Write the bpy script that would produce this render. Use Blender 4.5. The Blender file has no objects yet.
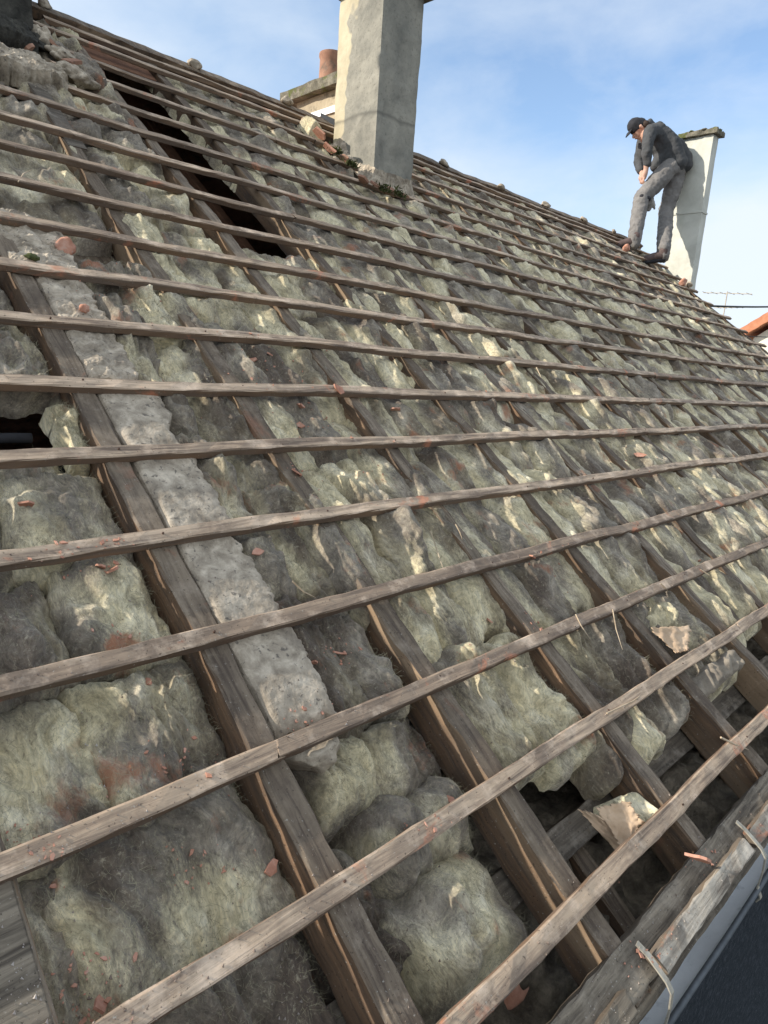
import bpy, math, random
import numpy as np
from mathutils import Matrix, Vector
from math import sin, cos, radians, pi
random.seed(7); rng=np.random.default_rng(7)
scn=bpy.context.scene; COL=scn.collection
# ------------------------------------------------------------------ camera and roof frame
YAW,PITCH,ROLL,FPX,A=0.77912673,-0.2123908,0.06762024,672.20485,0.62208088
ZC=5.6
fw=np.array([cos(YAW)*cos(PITCH),sin(YAW)*cos(PITCH),sin(PITCH)])
r_=np.cross(fw,[0,0,1]); r_/=np.linalg.norm(r_); u_=np.cross(r_,fw)
c_,s_=cos(ROLL),sin(ROLL)
M=np.array([c_*r_+s_*u_,-s_*r_+c_*u_,-fw])
VV=np.array([0,cos(A),sin(A)]); NN=np.array([0,-sin(A),cos(A)]); XX=np.array([1.,0,0]); C0=np.array([0,0,ZC])
def P(u,v,n): return u*XX+v*VV+(n-1.0)*NN+C0
def ray(x,y): return M.T@np.array([x-384,-(y-512),-FPX])
def bk(x,y,n=0.):
    w=ray(x,y); t=(n-1.0)/(w@NN); Q=w*t; return float(Q@XX),float(Q@VV)
def at(x,y,d): return ray(x,y)/FPX*d+C0
def dist(u,v): return float(np.linalg.norm(u*XX+v*VV-NN))
ROOF=(A,0,0)
cam=bpy.data.cameras.new('camera'); co=bpy.data.objects.new('camera',cam); COL.objects.link(co)
mw=Matrix([[M[0][i],M[1][i],M[2][i],C0[i]] for i in range(3)]+[[0,0,0,1]]); co.matrix_world=mw
cam.sensor_fit='VERTICAL'; cam.sensor_height=36; cam.lens=36*FPX/1024; cam.clip_start=.02; cam.clip_end=3000
scn.camera=co
# ------------------------------------------------------------------ noise
def _h(ix,iy,s):
    h=(ix.astype(np.int64)*374761393+iy.astype(np.int64)*668265263+s*974634777)&0xffffffff
    h=((h^(h>>13))*1274126177)&0xffffffff
    return ((h^(h>>16))&0xffffff)/16777216.0
def pn(x,y,s=0):
    x=np.asarray(x,float);y=np.asarray(y,float)
    ix=np.floor(x);iy=np.floor(y);fx=x-ix;fy=y-iy
    def g(dx,dy):
        a=_h(ix+dx,iy+dy,s)*2*pi
        return np.cos(a)*(fx-dx)+np.sin(a)*(fy-dy)
    wx=fx*fx*fx*(fx*(fx*6-15)+10);wy=fy*fy*fy*(fy*(fy*6-15)+10)
    a=g(0,0)*(1-wx)+g(1,0)*wx;b=g(0,1)*(1-wx)+g(1,1)*wx
    return (a*(1-wy)+b*wy)*1.5
def fbm(x,y,s=0,o=4,l=2.03,k=.5):
    t=0;a=1
    for i in range(o):
        t=t+a*pn(x,y,s+i*17);x=x*l;y=y*l;a*=k
    return t
def ridge(x,y,s=0,o=3):
    t=0;a=1
    for i in range(o):
        t=t+a*(1-2*np.abs(pn(x,y,s+i*31)));x=x*2.1;y=y*2.1;a*=.5
    return t
def billow(x,y,s=0,o=3):
    t=0;a=1
    for i in range(o):
        t=t+a*(1.9*np.sqrt(pn(x,y,s+i*31)**2+.0015)-.45);x,y=x*1.9+.3*y,y*1.9-.2*x;a*=.5
    return t
def sstep(a,b,x):
    t=np.clip((x-a)/(b-a),0,1);return t*t*(3-2*t)
# ------------------------------------------------------------------ materials
def newmat(name):
    m=bpy.data.materials.new(name);m.use_nodes=True;nt=m.node_tree;nt.nodes.clear()
    o=nt.nodes.new('ShaderNodeOutputMaterial');b=nt.nodes.new('ShaderNodeBsdfPrincipled');nt.links.new(b.outputs[0],o.inputs[0])
    return m,nt,b
def nd(nt,t,**k):
    n=nt.nodes.new(t)
    for a,v in k.items():
        if a=='inp':
            for q,z in v.items(): n.inputs[q].default_value=z
        else: setattr(n,a,v)
    return n
def coords(nt,scale=(1,1,1),rand=True):
    tc=nd(nt,'ShaderNodeTexCoord'); mp=nd(nt,'ShaderNodeMapping'); mp.inputs['Scale'].default_value=scale
    if rand:
        oi=nd(nt,'ShaderNodeObjectInfo'); ml=nd(nt,'ShaderNodeMath',operation='MULTIPLY'); ml.inputs[1].default_value=37.0
        nt.links.new(oi.outputs['Random'],ml.inputs[0])
        ad=nd(nt,'ShaderNodeVectorMath',operation='ADD'); nt.links.new(tc.outputs['Object'],ad.inputs[0]); nt.links.new(ml.outputs[0],ad.inputs[1])
        nt.links.new(ad.outputs[0],mp.inputs[0])
    else: nt.links.new(tc.outputs['Object'],mp.inputs[0])
    return mp.outputs[0],tc
def noise(nt,vec,sc,det=5,rough=.6,dist_=0.):
    n=nd(nt,'ShaderNodeTexNoise'); n.inputs['Scale'].default_value=sc;n.inputs['Detail'].default_value=det;n.inputs['Roughness'].default_value=rough;n.inputs['Distortion'].default_value=dist_
    nt.links.new(vec,n.inputs['Vector']);return n.outputs['Fac']
def ramp(nt,fac,stops):
    r=nd(nt,'ShaderNodeValToRGB');e=r.color_ramp.elements
    while len(e)<len(stops): e.new(.5)
    for q,(p,c) in zip(e,stops):
        q.position=p;q.color=tuple(c)+(1,) if len(c)==3 else c
    nt.links.new(fac,r.inputs[0]);return r.outputs[0]
def g3(v): return (v,v,v)
def mix(nt,fac,a,b,mode='MIX'):
    m=nd(nt,'ShaderNodeMix',data_type='RGBA',blend_type=mode)
    for s,v in ((m.inputs[0],fac),(m.inputs[6],a),(m.inputs[7],b)):
        if isinstance(v,(int,float)): s.default_value=v
        elif isinstance(v,tuple): s.default_value=v+(1,)
        else: nt.links.new(v,s)
    return m.outputs[2]
def bump(nt,b,h,st=.5,d=.01,prev=None):
    n=nd(nt,'ShaderNodeBump');n.inputs['Strength'].default_value=st;n.inputs['Distance'].default_value=d
    nt.links.new(h,n.inputs['Height'])
    if prev: nt.links.new(prev,n.inputs['Normal'])
    nt.links.new(n.outputs[0],b.inputs['Normal']);return n.outputs[0]
def wood(name,axis,top,side,dark,stain,stain_amt=.62,fresh=None):
    m,nt,b=newmat(name)
    sc=[26,26,26];sc[axis]=1.6
    v,tc=coords(nt,tuple(sc)); v2,_=coords(nt)
    grain=noise(nt,v,2.2,8,.68,.6)
    blot=noise(nt,v2,7,6,.65,.3); spk=noise(nt,v2,160,3,.6); big=noise(nt,v2,2.6,3,.5)
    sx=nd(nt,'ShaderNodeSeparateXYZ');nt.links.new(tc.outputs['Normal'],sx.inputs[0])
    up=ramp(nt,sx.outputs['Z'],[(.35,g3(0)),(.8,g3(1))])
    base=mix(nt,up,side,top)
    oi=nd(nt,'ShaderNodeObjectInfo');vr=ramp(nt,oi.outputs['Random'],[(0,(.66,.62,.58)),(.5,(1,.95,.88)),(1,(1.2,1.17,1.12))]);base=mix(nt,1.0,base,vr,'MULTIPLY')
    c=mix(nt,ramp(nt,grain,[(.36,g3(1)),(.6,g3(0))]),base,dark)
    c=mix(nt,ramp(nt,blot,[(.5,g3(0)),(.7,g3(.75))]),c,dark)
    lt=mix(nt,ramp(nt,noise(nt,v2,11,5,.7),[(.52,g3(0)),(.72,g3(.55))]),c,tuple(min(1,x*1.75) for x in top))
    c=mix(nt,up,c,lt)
    if fresh:
        c=mix(nt,ramp(nt,noise(nt,v,.35,3,.5),[(.5,g3(0)),(.62,g3(.8))]),c,mix(nt,up,fresh,c))
    st=noise(nt,v2,4.3,5,.7,.5)
    c=mix(nt,ramp(nt,st,[(stain_amt,g3(0)),(stain_amt+.07,g3(.7))]),c,stain)
    c=mix(nt,ramp(nt,spk,[(.66,g3(0)),(.72,g3(.6))]),c,(.45,.42,.36))
    c=mix(nt,ramp(nt,spk,[(.3,g3(.7)),(.36,g3(0))]),c,tuple(x*.4 for x in dark))
    nt.links.new(c,b.inputs['Base Color']);b.inputs['Roughness'].default_value=.85
    b.inputs['Specular IOR Level'].default_value=.25
    p=bump(nt,b,grain,.7,.004);bump(nt,b,blot,.4,.006,p)
    return m
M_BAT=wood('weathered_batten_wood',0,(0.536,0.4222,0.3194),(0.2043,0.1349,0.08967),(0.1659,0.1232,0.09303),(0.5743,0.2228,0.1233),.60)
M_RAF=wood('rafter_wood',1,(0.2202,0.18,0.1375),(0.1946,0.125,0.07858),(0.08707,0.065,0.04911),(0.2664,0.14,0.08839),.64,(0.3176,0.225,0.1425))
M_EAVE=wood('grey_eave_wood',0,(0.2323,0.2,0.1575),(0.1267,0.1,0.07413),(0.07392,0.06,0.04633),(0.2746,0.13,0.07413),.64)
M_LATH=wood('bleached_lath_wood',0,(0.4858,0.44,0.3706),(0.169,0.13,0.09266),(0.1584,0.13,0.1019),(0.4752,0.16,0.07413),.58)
M_PLATE=wood('wall_plate_wood',0,(0.2423,0.2145,0.1795),(0.1426,0.104,0.07529),(0.07128,0.0585,0.04633),(0.2282,0.13,0.08108),.72)
M_NAIL=None
def wool_mat():
    m,nt,b=newmat('dirty_glass_wool')
    v,tc=coords(nt)
    at_=nd(nt,'ShaderNodeAttribute',attribute_name='wool');sp=nd(nt,'ShaderNodeSeparateColor');nt.links.new(at_.outputs['Color'],sp.inputs[0])
    vs0,_=coords(nt,(1.9,.8,1.9))
    n1=noise(nt,v,11,7,.62,.8);n2=noise(nt,vs0,34,7,.72,.0);n3=noise(nt,v,260,3,.7)
    vs,_=coords(nt,(30,9,30)); n4=noise(nt,vs,4,7,.75,2.0)
    grey=ramp(nt,n1,[(.28,(.130,.108,.084)),(.5,(.25,.212,.166)),(.72,(.44,.38,.30))])
    pale=ramp(nt,n1,[(.25,(.40,.342,.215)),(.5,(.66,.575,.375)),(.75,(.88,.80,.60))])
    # fresh torn wool where attribute R plus fine noise is high
    ad=nd(nt,'ShaderNodeMath',operation='ADD');nt.links.new(sp.outputs[0],ad.inputs[0])
    sb=nd(nt,'ShaderNodeMath',operation='SUBTRACT');nt.links.new(n4,sb.inputs[0]);sb.inputs[1].default_value=.5
    ms=nd(nt,'ShaderNodeMath',operation='MULTIPLY');nt.links.new(sb.outputs[0],ms.inputs[0]);ms.inputs[1].default_value=1.5
    nt.links.new(ms.outputs[0],ad.inputs[1])
    f=ramp(nt,ad.outputs[0],[(.25,g3(0)),(.85,g3(1))])
    c=mix(nt,f,grey,pale)
    c=mix(nt,ramp(nt,n2,[(.34,g3(.45)),(.47,g3(0))]),c,(.085,.08,.068))
    c=mix(nt,ramp(nt,n3,[(.62,g3(0)),(.74,g3(.5))]),c,(.5,.48,.4))
    # soot and grime patches, G
    ad2=nd(nt,'ShaderNodeMath',operation='ADD');nt.links.new(sp.outputs[1],ad2.inputs[0]);nt.links.new(sb.outputs[0],ad2.inputs[1])
    c=mix(nt,ramp(nt,ad2.outputs[0],[(.34,g3(0)),(.8,g3(.8))]),c,(.105,.078,.060))
    n6=noise(nt,v,75,8,.82,.5)
    c=mix(nt,ramp(nt,n6,[(.35,g3(.55)),(.45,g3(0))]),c,(.07,.057,.042))
    c=mix(nt,ramp(nt,n6,[(.55,g3(0)),(.68,g3(.55))]),c,(.66,.60,.44))
    wn=nd(nt,'ShaderNodeTexNoise');wn.inputs['Scale'].default_value=5.5;wn.inputs['Detail'].default_value=3;nt.links.new(v,wn.inputs['Vector'])
    wm=nd(nt,'ShaderNodeVectorMath',operation='SCALE');wm.inputs['Scale'].default_value=.22;nt.links.new(wn.outputs['Color'],wm.inputs[0])
    wa=nd(nt,'ShaderNodeVectorMath',operation='ADD');nt.links.new(v,wa.inputs[0]);nt.links.new(wm.outputs[0],wa.inputs[1])
    ws=nd(nt,'ShaderNodeMapping');ws.inputs['Scale'].default_value=(85,11,60);nt.links.new(wa.outputs[0],ws.inputs[0])
    n7=noise(nt,ws.outputs[0],1.6,6,.7,.15)
    c=mix(nt,.55,c,ramp(nt,n7,[(.3,g3(.38)),(.5,g3(1.0)),(.72,(1.75,1.7,1.55))]),'MULTIPLY')
    # brick dust, B
    ad3=nd(nt,'ShaderNodeMath',operation='ADD');nt.links.new(sp.outputs[2],ad3.inputs[0]);
    sb3=nd(nt,'ShaderNodeMath',operation='SUBTRACT');nt.links.new(n2,sb3.inputs[0]);sb3.inputs[1].default_value=.5;nt.links.new(sb3.outputs[0],ad3.inputs[1])
    c=mix(nt,ramp(nt,ad3.outputs[0],[(.45,g3(0)),(.75,g3(.8))]),c,(.36,.15,.08))
    nt.links.new(c,b.inputs['Base Color']);b.inputs['Roughness'].default_value=1;b.inputs['Specular IOR Level'].default_value=.08
    b.inputs['Sheen Weight'].default_value=.12
    vf,_=coords(nt,(1.6,.8,1.6));n5=noise(nt,vf,420,3,.8,1.5)
    p=bump(nt,b,n1,.4,.014);p=bump(nt,b,n2,.7,.006,p);p=bump(nt,b,n6,.3,.003,p);p=bump(nt,b,n7,.5,.004,p);bump(nt,b,n5,.45,.0022,p)
    return m
M_WOOL=wool_mat()
def simple(name,cols,sc=8,rough=.9,bs=.4,bd=.01,spots=None,metal=0,spec=.3,det=7):
    m,nt,b=newmat(name);v,_=coords(nt)
    n=noise(nt,v,sc,det,.68,.3);c=ramp(nt,n,cols)
    if spots:
        for (s,lo,hi,col,am) in spots:
            c=mix(nt,ramp(nt,noise(nt,v,s,5,.65,.4),[(lo,g3(0)),(hi,g3(am))]),c,col)
    nt.links.new(c,b.inputs['Base Color']);b.inputs['Roughness'].default_value=rough;b.inputs['Metallic'].default_value=metal
    b.inputs['Specular IOR Level'].default_value=spec
    p=bump(nt,b,n,bs,bd);bump(nt,b,noise(nt,v,sc*9,5,.7),bs,bd*.25,p)
    return m
M_MORT=simple('lime_mortar',[(.3,(0.1846,0.149,0.1085)),(.5,(0.3922,0.3292,0.2511)),(.72,(0.6922,0.5938,0.4621))],22,.95,.55,.006,[(70,.58,.66,(0.09229,0.08098,0.07031),.8),(5,.56,.7,(0.15,0.1242,0.1004),.75)])
M_REND=simple('grey_cement_render',[(.3,(0.1605,0.15,0.1276)),(.5,(0.2675,0.25,0.2112)),(.75,(0.3852,0.355,0.2992))],3.5,.95,.25,.006,[(1.7,.56,.66,(0.09095,0.085,0.07216),.75),(45,.6,.72,(0.1391,0.13,0.1056),.6)])
M_PALE=simple('pale_limewash_render',[(.3,(.50,.495,.43)),(.55,(.62,.615,.54)),(.75,(.70,.69,.61))],5,.9,.25,.004,[(2.5,.56,.68,(.44,.45,.38),.6)])
M_STACK=simple('beige_stack_render',[(.3,(0.2354,0.2,0.1408)),(.5,(0.4066,0.34,0.2376)),(.72,(0.5136,0.43,0.2992))],6,.95,.5,.01,[(14,.55,.65,(0.1284,0.11,0.0792),.7)])
M_CAP=simple('mossy_concrete_cap',[(.3,(0.0749,0.07,0.0528)),(.5,(0.1712,0.155,0.1144)),(.7,(0.321,0.29,0.22))],14,.95,.8,.02,[(9,.52,.6,(0.107,0.12,0.0308),.85),(30,.6,.7,(0.321,0.3,0.2376),.6)])
M_TERRA=simple('weathered_terracotta',[(.3,(.24,.12,.08)),(.55,(.38,.21,.14)),(.75,(.46,.32,.25))],9,.9,.3,.004,[(12,.52,.66,(.13,.11,.085),.8)])
M_CHIP=simple('broken_clay_tile',[(.3,(.34,.15,.09)),(.55,(.52,.27,.19)),(.75,(.60,.40,.31))],30,.9,.3,.002,[(60,.6,.7,(.5,.42,.36),.6)])
M_DARKST=simple('sooty_roughcast',[(.3,(0.02996,0.028,0.02376)),(.5,(0.0642,0.06,0.05016)),(.75,(0.1391,0.13,0.1056))],18,.95,.9,.02)
M_ZINC=simple('weathered_zinc',[(.3,(.66,.68,.69)),(.5,(.76,.78,.79)),(.75,(.84,.86,.87))],6,.5,.1,.001,[(18,.6,.74,(.3,.32,.34),.6)],metal=.05,spec=.5)
M_RIM=simple('shade_dark_zinc',[(.3,(.06,.065,.07)),(.6,(.13,.14,.15))],12,.6,.2,.001,metal=.3)  # zinc darkened to paint the thin shadow line along the gutter rim
M_STEEL=simple('galvanised_strap',[(.3,(0.2354,0.21,0.1672)),(.5,(0.428,0.39,0.3168)),(.75,(0.5885,0.54,0.44))],40,.6,.2,.001,metal=.4)
M_GROUND=simple('dark_asphalt_ground',[(.3,(.022,.026,.032)),(.5,(.045,.05,.058)),(.75,(.09,.10,.11))],2.2,.8,.6,.02,[(26,.6,.66,(.16,.17,.18),.9),(.4,.5,.7,(.028,.035,.045),.8)])
M_PAVE=simple('dark_paving',[(.3,(.03,.04,.05)),(.6,(.05,.062,.07))],3,.6,.2,.005)
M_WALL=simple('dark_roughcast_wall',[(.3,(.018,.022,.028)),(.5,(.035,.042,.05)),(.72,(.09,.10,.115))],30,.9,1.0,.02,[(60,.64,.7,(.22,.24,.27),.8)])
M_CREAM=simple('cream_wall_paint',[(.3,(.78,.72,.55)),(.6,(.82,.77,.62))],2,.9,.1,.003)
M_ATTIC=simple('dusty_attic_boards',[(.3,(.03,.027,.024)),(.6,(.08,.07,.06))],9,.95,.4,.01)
M_RUBBLE=simple('sooty_rubble',[(.3,(0.07222,0.0585,0.044)),(.5,(0.1806,0.1495,0.11)),(.75,(0.39,0.325,0.242))],22,.95,1.,.02)
M_DARKSH=simple('dark_slate_sheet',[(.3,(.05,.055,.06)),(.6,(.09,.095,.105))],8,.6,.1,.002)
M_PAPER=simple('kraft_paper',[(.3,(.42,.29,.18)),(.55,(.58,.42,.28)),(.75,(.66,.52,.38))],10,.85,.5,.006,[(30,.6,.7,(.25,.18,.12),.6)])
M_GPAPER=simple('grimy_kraft_paper',[(.3,(.12,.10,.08)),(.55,(.26,.22,.17)),(.75,(.40,.34,.26))],12,.85,.6,.008)
M_MOSS=simple('moss',[(.3,(0.027,0.036,0.0108)),(.55,(0.072,0.08,0.027)),(.75,(0.144,0.136,0.054))],40,1,.6,.004)
M_CRUMB=simple('grit',[(.3,(.10,.085,.07)),(.5,(.26,.2,.16)),(.62,(.5,.46,.42))],3,.9,.2,.001)
M_FIBRE=simple('glass_fibre_wisps',[(.35,(.12,.105,.075)),(.5,(.26,.235,.155)),(.65,(.46,.42,.28))],7,.9,0,.001)
M_STRAW=simple('split_wood',[(.3,(.30,.22,.14)),(.6,(.55,.44,.31))],20,.9,.2,.001)
M_JACK=simple('charcoal_jacket',[(.3,(0.0486,0.05184,0.05292)),(.6,(0.081,0.08064,0.08232))],9,.85,.35,.01)
M_TROU=simple('grey_work_trousers',[(.3,(0.1404,0.1308,0.1228)),(.6,(0.216,0.2009,0.186))],9,.9,.4,.012)
M_CLOTHD=simple('black_cloth',[(.3,(.018,.018,.02)),(.6,(.035,.035,.04))],9,.9,.2,.004)
M_SKIN=simple('skin',[(.3,(.48,.28,.20)),(.6,(.56,.34,.25))],9,.6,.05,.001)
M_HAIR=simple('dark_hair',[(.3,(.03,.02,.015)),(.6,(.06,.04,.03))],30,.8,.3,.002)
M_BOOT=simple('brown_boot_leather',[(.3,(.05,.035,.03)),(.6,(.13,.09,.08))],14,.7,.3,.003)
M_RAG=simple('pale_rag',[(.3,(.16,.15,.13)),(.6,(.36,.34,.31))],20,.95,.5,.006)
M_CABLE=simple('black_cable',[(.3,(.03,.03,.03)),(.6,(.05,.05,.05))],9,.7,0,.001)
M_BARK=simple('bare_bark',[(.3,(.12,.11,.10)),(.6,(.2,.18,.16))],9,.9,.2,.01)
M_ROOFT=simple('orange_roof_tile',[(.3,(.40,.15,.075)),(.55,(.52,.22,.12)),(.75,(.58,.30,.18))],4,.85,.3,.01)
M_GLASS=simple('dark_window_glass',[(.3,(.02,.022,.025)),(.6,(.03,.033,.036))],2,.1,0,.001,spec=.5)
M_GREYB=simple('grey_brown_soot_board',[(.3,(0.1284,0.065,0.0396)),(.6,(0.2354,0.12,0.0704))],9,.9,.3,.006)
M_NAIL=simple('rusty_nail',[(.3,(.05,.03,.02)),(.6,(.12,.07,.05))],40,.8,.1,.001)
# ------------------------------------------------------------------ object helpers
def tag(o,label=None,cat=None,group=None,kind=None):
    if label:
        assert 4<=len(label.split())<=16,label
        o['label']=label
    if cat:o['category']=cat
    if group:o['group']=group
    if kind:o['kind']=kind
    return o
def link(o,parent=None,loc=None,rot=None):
    COL.objects.link(o)
    if loc is not None:o.location=tuple(float(x) for x in loc)
    if rot:o.rotation_euler=rot
    if parent:o.parent=parent
    return o
def mk(name,V,F,mat,parent=None,loc=None,rot=None,smooth=False,cols=None):
    me=bpy.data.meshes.new(name)
    V=np.asarray(V,float)
    if isinstance(F,np.ndarray) and F.ndim==2:
        k=F.shape[1];me.vertices.add(len(V));me.vertices.foreach_set('co',V.ravel())
        me.loops.add(F.size);me.loops.foreach_set('vertex_index',F.ravel().astype(np.int32))
        me.polygons.add(len(F));me.polygons.foreach_set('loop_start',np.arange(0,F.size,k,dtype=np.int32))
        me.update(calc_edges=True)
    else:
        me.from_pydata([tuple(v) for v in V],[],[tuple(int(i) for i in f) for f in F]);me.update()
    me.validate()
    if smooth:me.shade_smooth()
    else:me.shade_flat()
    if cols is not None:
        ca=me.color_attributes.new('wool','FLOAT_COLOR','POINT')
        ca.data.foreach_set('color',np.concatenate([cols,np.ones((len(V),1))],1).astype(np.float32).ravel())
    me.materials.append(mat)
    return link(bpy.data.objects.new(name,me),parent,loc,rot)
def empty(name,loc,rot=None):
    return link(bpy.data.objects.new(name,None),None,loc,rot)
class MB:
    def __init__(s): s.V=[];s.F=[];s.n=0
    def add(s,V,F):
        s.V.append(np.asarray(V,float));s.F+= [tuple(i+s.n for i in f) for f in F];s.n+=len(V);return s
    def box(s,c,d,R=None):
        c=np.array(c,float);d=np.array(d,float)/2
        V=np.array([[x,y,z] for x in(-1,1) for y in(-1,1) for z in(-1,1)])*d
        if R is not None:V=V@np.array(R).T
        return s.add(V+c,[(0,1,3,2),(4,6,7,5),(0,4,5,1),(2,3,7,6),(0,2,6,4),(1,5,7,3)])
    def tube(s,pts,rad,k=8,cap=True):
        pts=[np.array(p,float) for p in pts];n=len(pts)
        if not hasattr(rad,'__len__'):rad=[rad]*n
        V=[];up=np.array([0,0,1.])
        for i,p in enumerate(pts):
            t=pts[min(i+1,n-1)]-pts[max(i-1,0)];t/=np.linalg.norm(t)+1e-9
            a=np.cross(t,up if abs(t[2])<.9 else [1,0,0]);a/=np.linalg.norm(a);b=np.cross(t,a)
            for j in range(k):
                q=2*pi*j/k;V.append(p+rad[i]*(cos(q)*a+sin(q)*b))
        F=[(i*k+j,i*k+(j+1)%k,(i+1)*k+(j+1)%k,(i+1)*k+j) for i in range(n-1) for j in range(k)]
        if cap:F+=[tuple(range(k-1,-1,-1)),tuple((n-1)*k+j for j in range(k))]
        return s.add(V,F)
    def build(s,name,mat,parent=None,loc=None,rot=None,smooth=False):
        return mk(name,np.concatenate(s.V),s.F,mat,parent,loc,rot,smooth)
def grid(nu,nv,off=0):
    i=np.arange(nu-1)[:,None];j=np.arange(nv-1)[None,:];a=(i*nv+j).ravel()+off
    return np.stack([a,a+nv,a+nv+1,a+1],1)
def sweep(L,w,h,axis,seed,seg=.05,wob=.003,chip=.0015,ch=.003,twist=0.,ends=.004):
    """rough sawn timber from 0 to L along axis (0 u, 1 v); w across, h in n, top at n=0"""
    n=max(2,int(L/seg)+1);t=np.linspace(0,L,n)
    prof=[];K=[(-1,-1),(1,-1),(1,1),(-1,1)];a=w/2;b=h/2
    for (x,y) in K:
        px,py=x*a,y*b
        if x*y>0: q=[(px,py-y*ch),(px-x*ch,py)]
        else: q=[(px-x*ch,py),(px,py-y*ch)]
        prof+=q
    prof=np.array(prof)
    # mid points on the long faces so they can undulate
    k=len(prof);V=[]
    wx=wob*fbm(t*1.3,t*0+seed,seed,3);wz=wob*.9*fbm(t*1.1,t*0+seed+9,seed+5,3)
    for i in range(n):
        pp=prof.copy()
        for j in range(k):
            pp[j,0]+=chip*float(_h(np.array(i),np.array(j),seed)*2-1);pp[j,1]+=chip*float(_h(np.array(i+77),np.array(j),seed)*2-1)
        s=1+.05*pn(t[i]*2,seed*1.7,seed+3)
        cx=pp[:,0]*s+wx[i];cz=pp[:,1]+wz[i]-b
        tt=np.full(k,t[i])
        if i in(0,n-1):tt=tt+ends*rng.uniform(-1,1,k)
        V.append(np.stack([tt,cx,cz] if axis==0 else [cx,tt,cz],1))
    V=np.concatenate(V)
    F=[(i*k+j,i*k+(j+1)%k,(i+1)*k+(j+1)%k,(i+1)*k+j) for i in range(n-1) for j in range(k)]
    if axis==0:F=[f[::-1] for f in F]
    F+=[tuple(range(k)),tuple((n-1)*k+j for j in range(k-1,-1,-1))]
    return V,F
ORD=['zeroth','first','second','third','fourth','fifth','sixth','seventh','eighth','ninth','tenth','eleventh','twelfth','thirteenth','fourteenth','fifteenth','sixteenth','seventeenth','eighteenth','nineteenth','twentieth']
# ------------------------------------------------------------------ layout in the roof frame (metres)
BV=[-.172,.067,.300,.545,.785,1.03,1.262,1.51,1.745,1.985,2.23,2.475,2.717,2.96,3.20,3.44,3.685,3.93]
RU=[-.645,-.215,.215,.643,1.071,1.49,1.93,2.37,2.76,3.21,3.64,4.07,4.50,4.93,5.36,5.79,6.22,6.65,7.08,7.51,7.86]   # right edges of the rafters
RW=.054;RT=-.024
RIDGE=4.15
# ------------------------------------------------------------------ battens
brk={0:[4.3],1:[2.37],2:[.62,4.93],3:[5.36],5:[3.21],7:[.16,4.07],8:[5.36],9:[2.8],10:[6.2],11:[1.93],12:[1.05,4.5],13:[.86,3.6],14:[5.8],15:[2.37],16:[2.8],17:[4.9]}
look=['','slightly bowed ','split ','grey ','dusty ']
for k,vb in enumerate(BV):
    L=[-.9]+[x for x in brk.get(k,[])]+[7.93+.05*rng.uniform(-1,1)+(.03 if k>9 else 0)]
    if k==7: L=[.16+.0]+L[2:]
    segs=list(zip(L[:-1],L[1:]))
    if k in (15,16,17):   # battens stop at the left stack and at the tall chimney
        new=[]
        for a,b in segs:
            a=max(a,1.2)
            if k>=15 and a<3.0<b and k in(15,16): new+= [(a,2.98),(3.46,b)]
            else:new.append((a,b))
        segs=[q for q in new if q[1]-q[0]>.1]
    if k==14: segs=[(max(a,-.9),b) for a,b in segs]
    for i,(a,b) in enumerate(segs):
        g=.002 if i else 0
        V,F=sweep(b-a-g,.034+.002*rng.uniform(-1,1),.023,0,k*7+i,seg=.045,wob=.0065,chip=.0013,ends=.012)
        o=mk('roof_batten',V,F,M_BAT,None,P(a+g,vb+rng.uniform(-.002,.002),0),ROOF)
        if k<8:
            mb=MB()
            for ru in RU:
                uu=ru-RW/2
                if a+.02<uu<b-.02 and uu<4: 
                    nb1=MB();nb1.tube([(0,0,-.004),(0,0,.0012)],.0022,7);nb1.build('nail',M_NAIL,o,(uu-a-g,rng.uniform(-.006,.006),.0005),smooth=False)
        pos='whole run' if len(segs)==1 else ('left piece' if i==0 else ('right piece' if i==len(segs)-1 else 'middle piece'))
        tag(o,f'weathered grey wooden roof batten, {ORD[k+1]} up from the gutter, {pos}','batten','battens nailed across the rafters')
# ------------------------------------------------------------------ rafters
for i,ru in enumerate(RU):
    top=4.13
    if i in (0,1,2): top=3.55
    if i==3: top=3.6
    o_=[]
    v0=-.345
    V,F=sweep(top-v0,RW+.002*rng.uniform(-1,1),.105,1,200+i,seg=.04,wob=.006,chip=.0022,ch=.004)
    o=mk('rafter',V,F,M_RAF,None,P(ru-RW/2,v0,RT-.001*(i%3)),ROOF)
    if i==2:lab='wide brown rafter at the lower left corner, left of the mortar strip rafter'
    elif i==3:lab='dark brown rafter running along the left edge of the mortar strip'
    elif i<2:lab=f'brown rafter beyond the left side of the view, {ORD[2-i]} left of the corner rafter'
    else:lab=f'brown sloping rafter, {ORD[i-3]} to the right of the mortar strip'
    tag(o,lab,'rafter','rafters under the battens')
# splice board on first rafter at the lower left corner (wide)
V,F=sweep(.70,.115,.03,1,411,seg=.12,wob=.002,ch=.003,chip=.0004)
tag(mk('board',V,F,M_EAVE,None,P(.152,-.33,RT+.004),ROOF),'wide grey board lying beside the corner rafter at lower left','board')
V,F=sweep(8.9,.09,.05,0,901,seg=.08,wob=.01,chip=.004)
tag(mk('ridge_beam',V,F,M_RAF,None,P(-.9,RIDGE,.012),ROOF),'rough dark wooden ridge beam along the top of the stripped roof','beam')
V,F=sweep(6.5,.034,.024,0,902,seg=.06,wob=.008,chip=.002)
tag(mk('roof_batten',V,F,M_BAT,None,P(1.35,4.07,.002),ROOF),'topmost thin grey batten just below the ridge beam','batten','battens nailed across the rafters')
V,F=sweep(8.75,.02,.22,0,903,seg=.1)
tag(mk('ridge_board',V,F,M_RAF,None,P(-.88,4.135,-.012),ROOF),'dark thin board set on edge right below the ridge beam','board')
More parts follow.
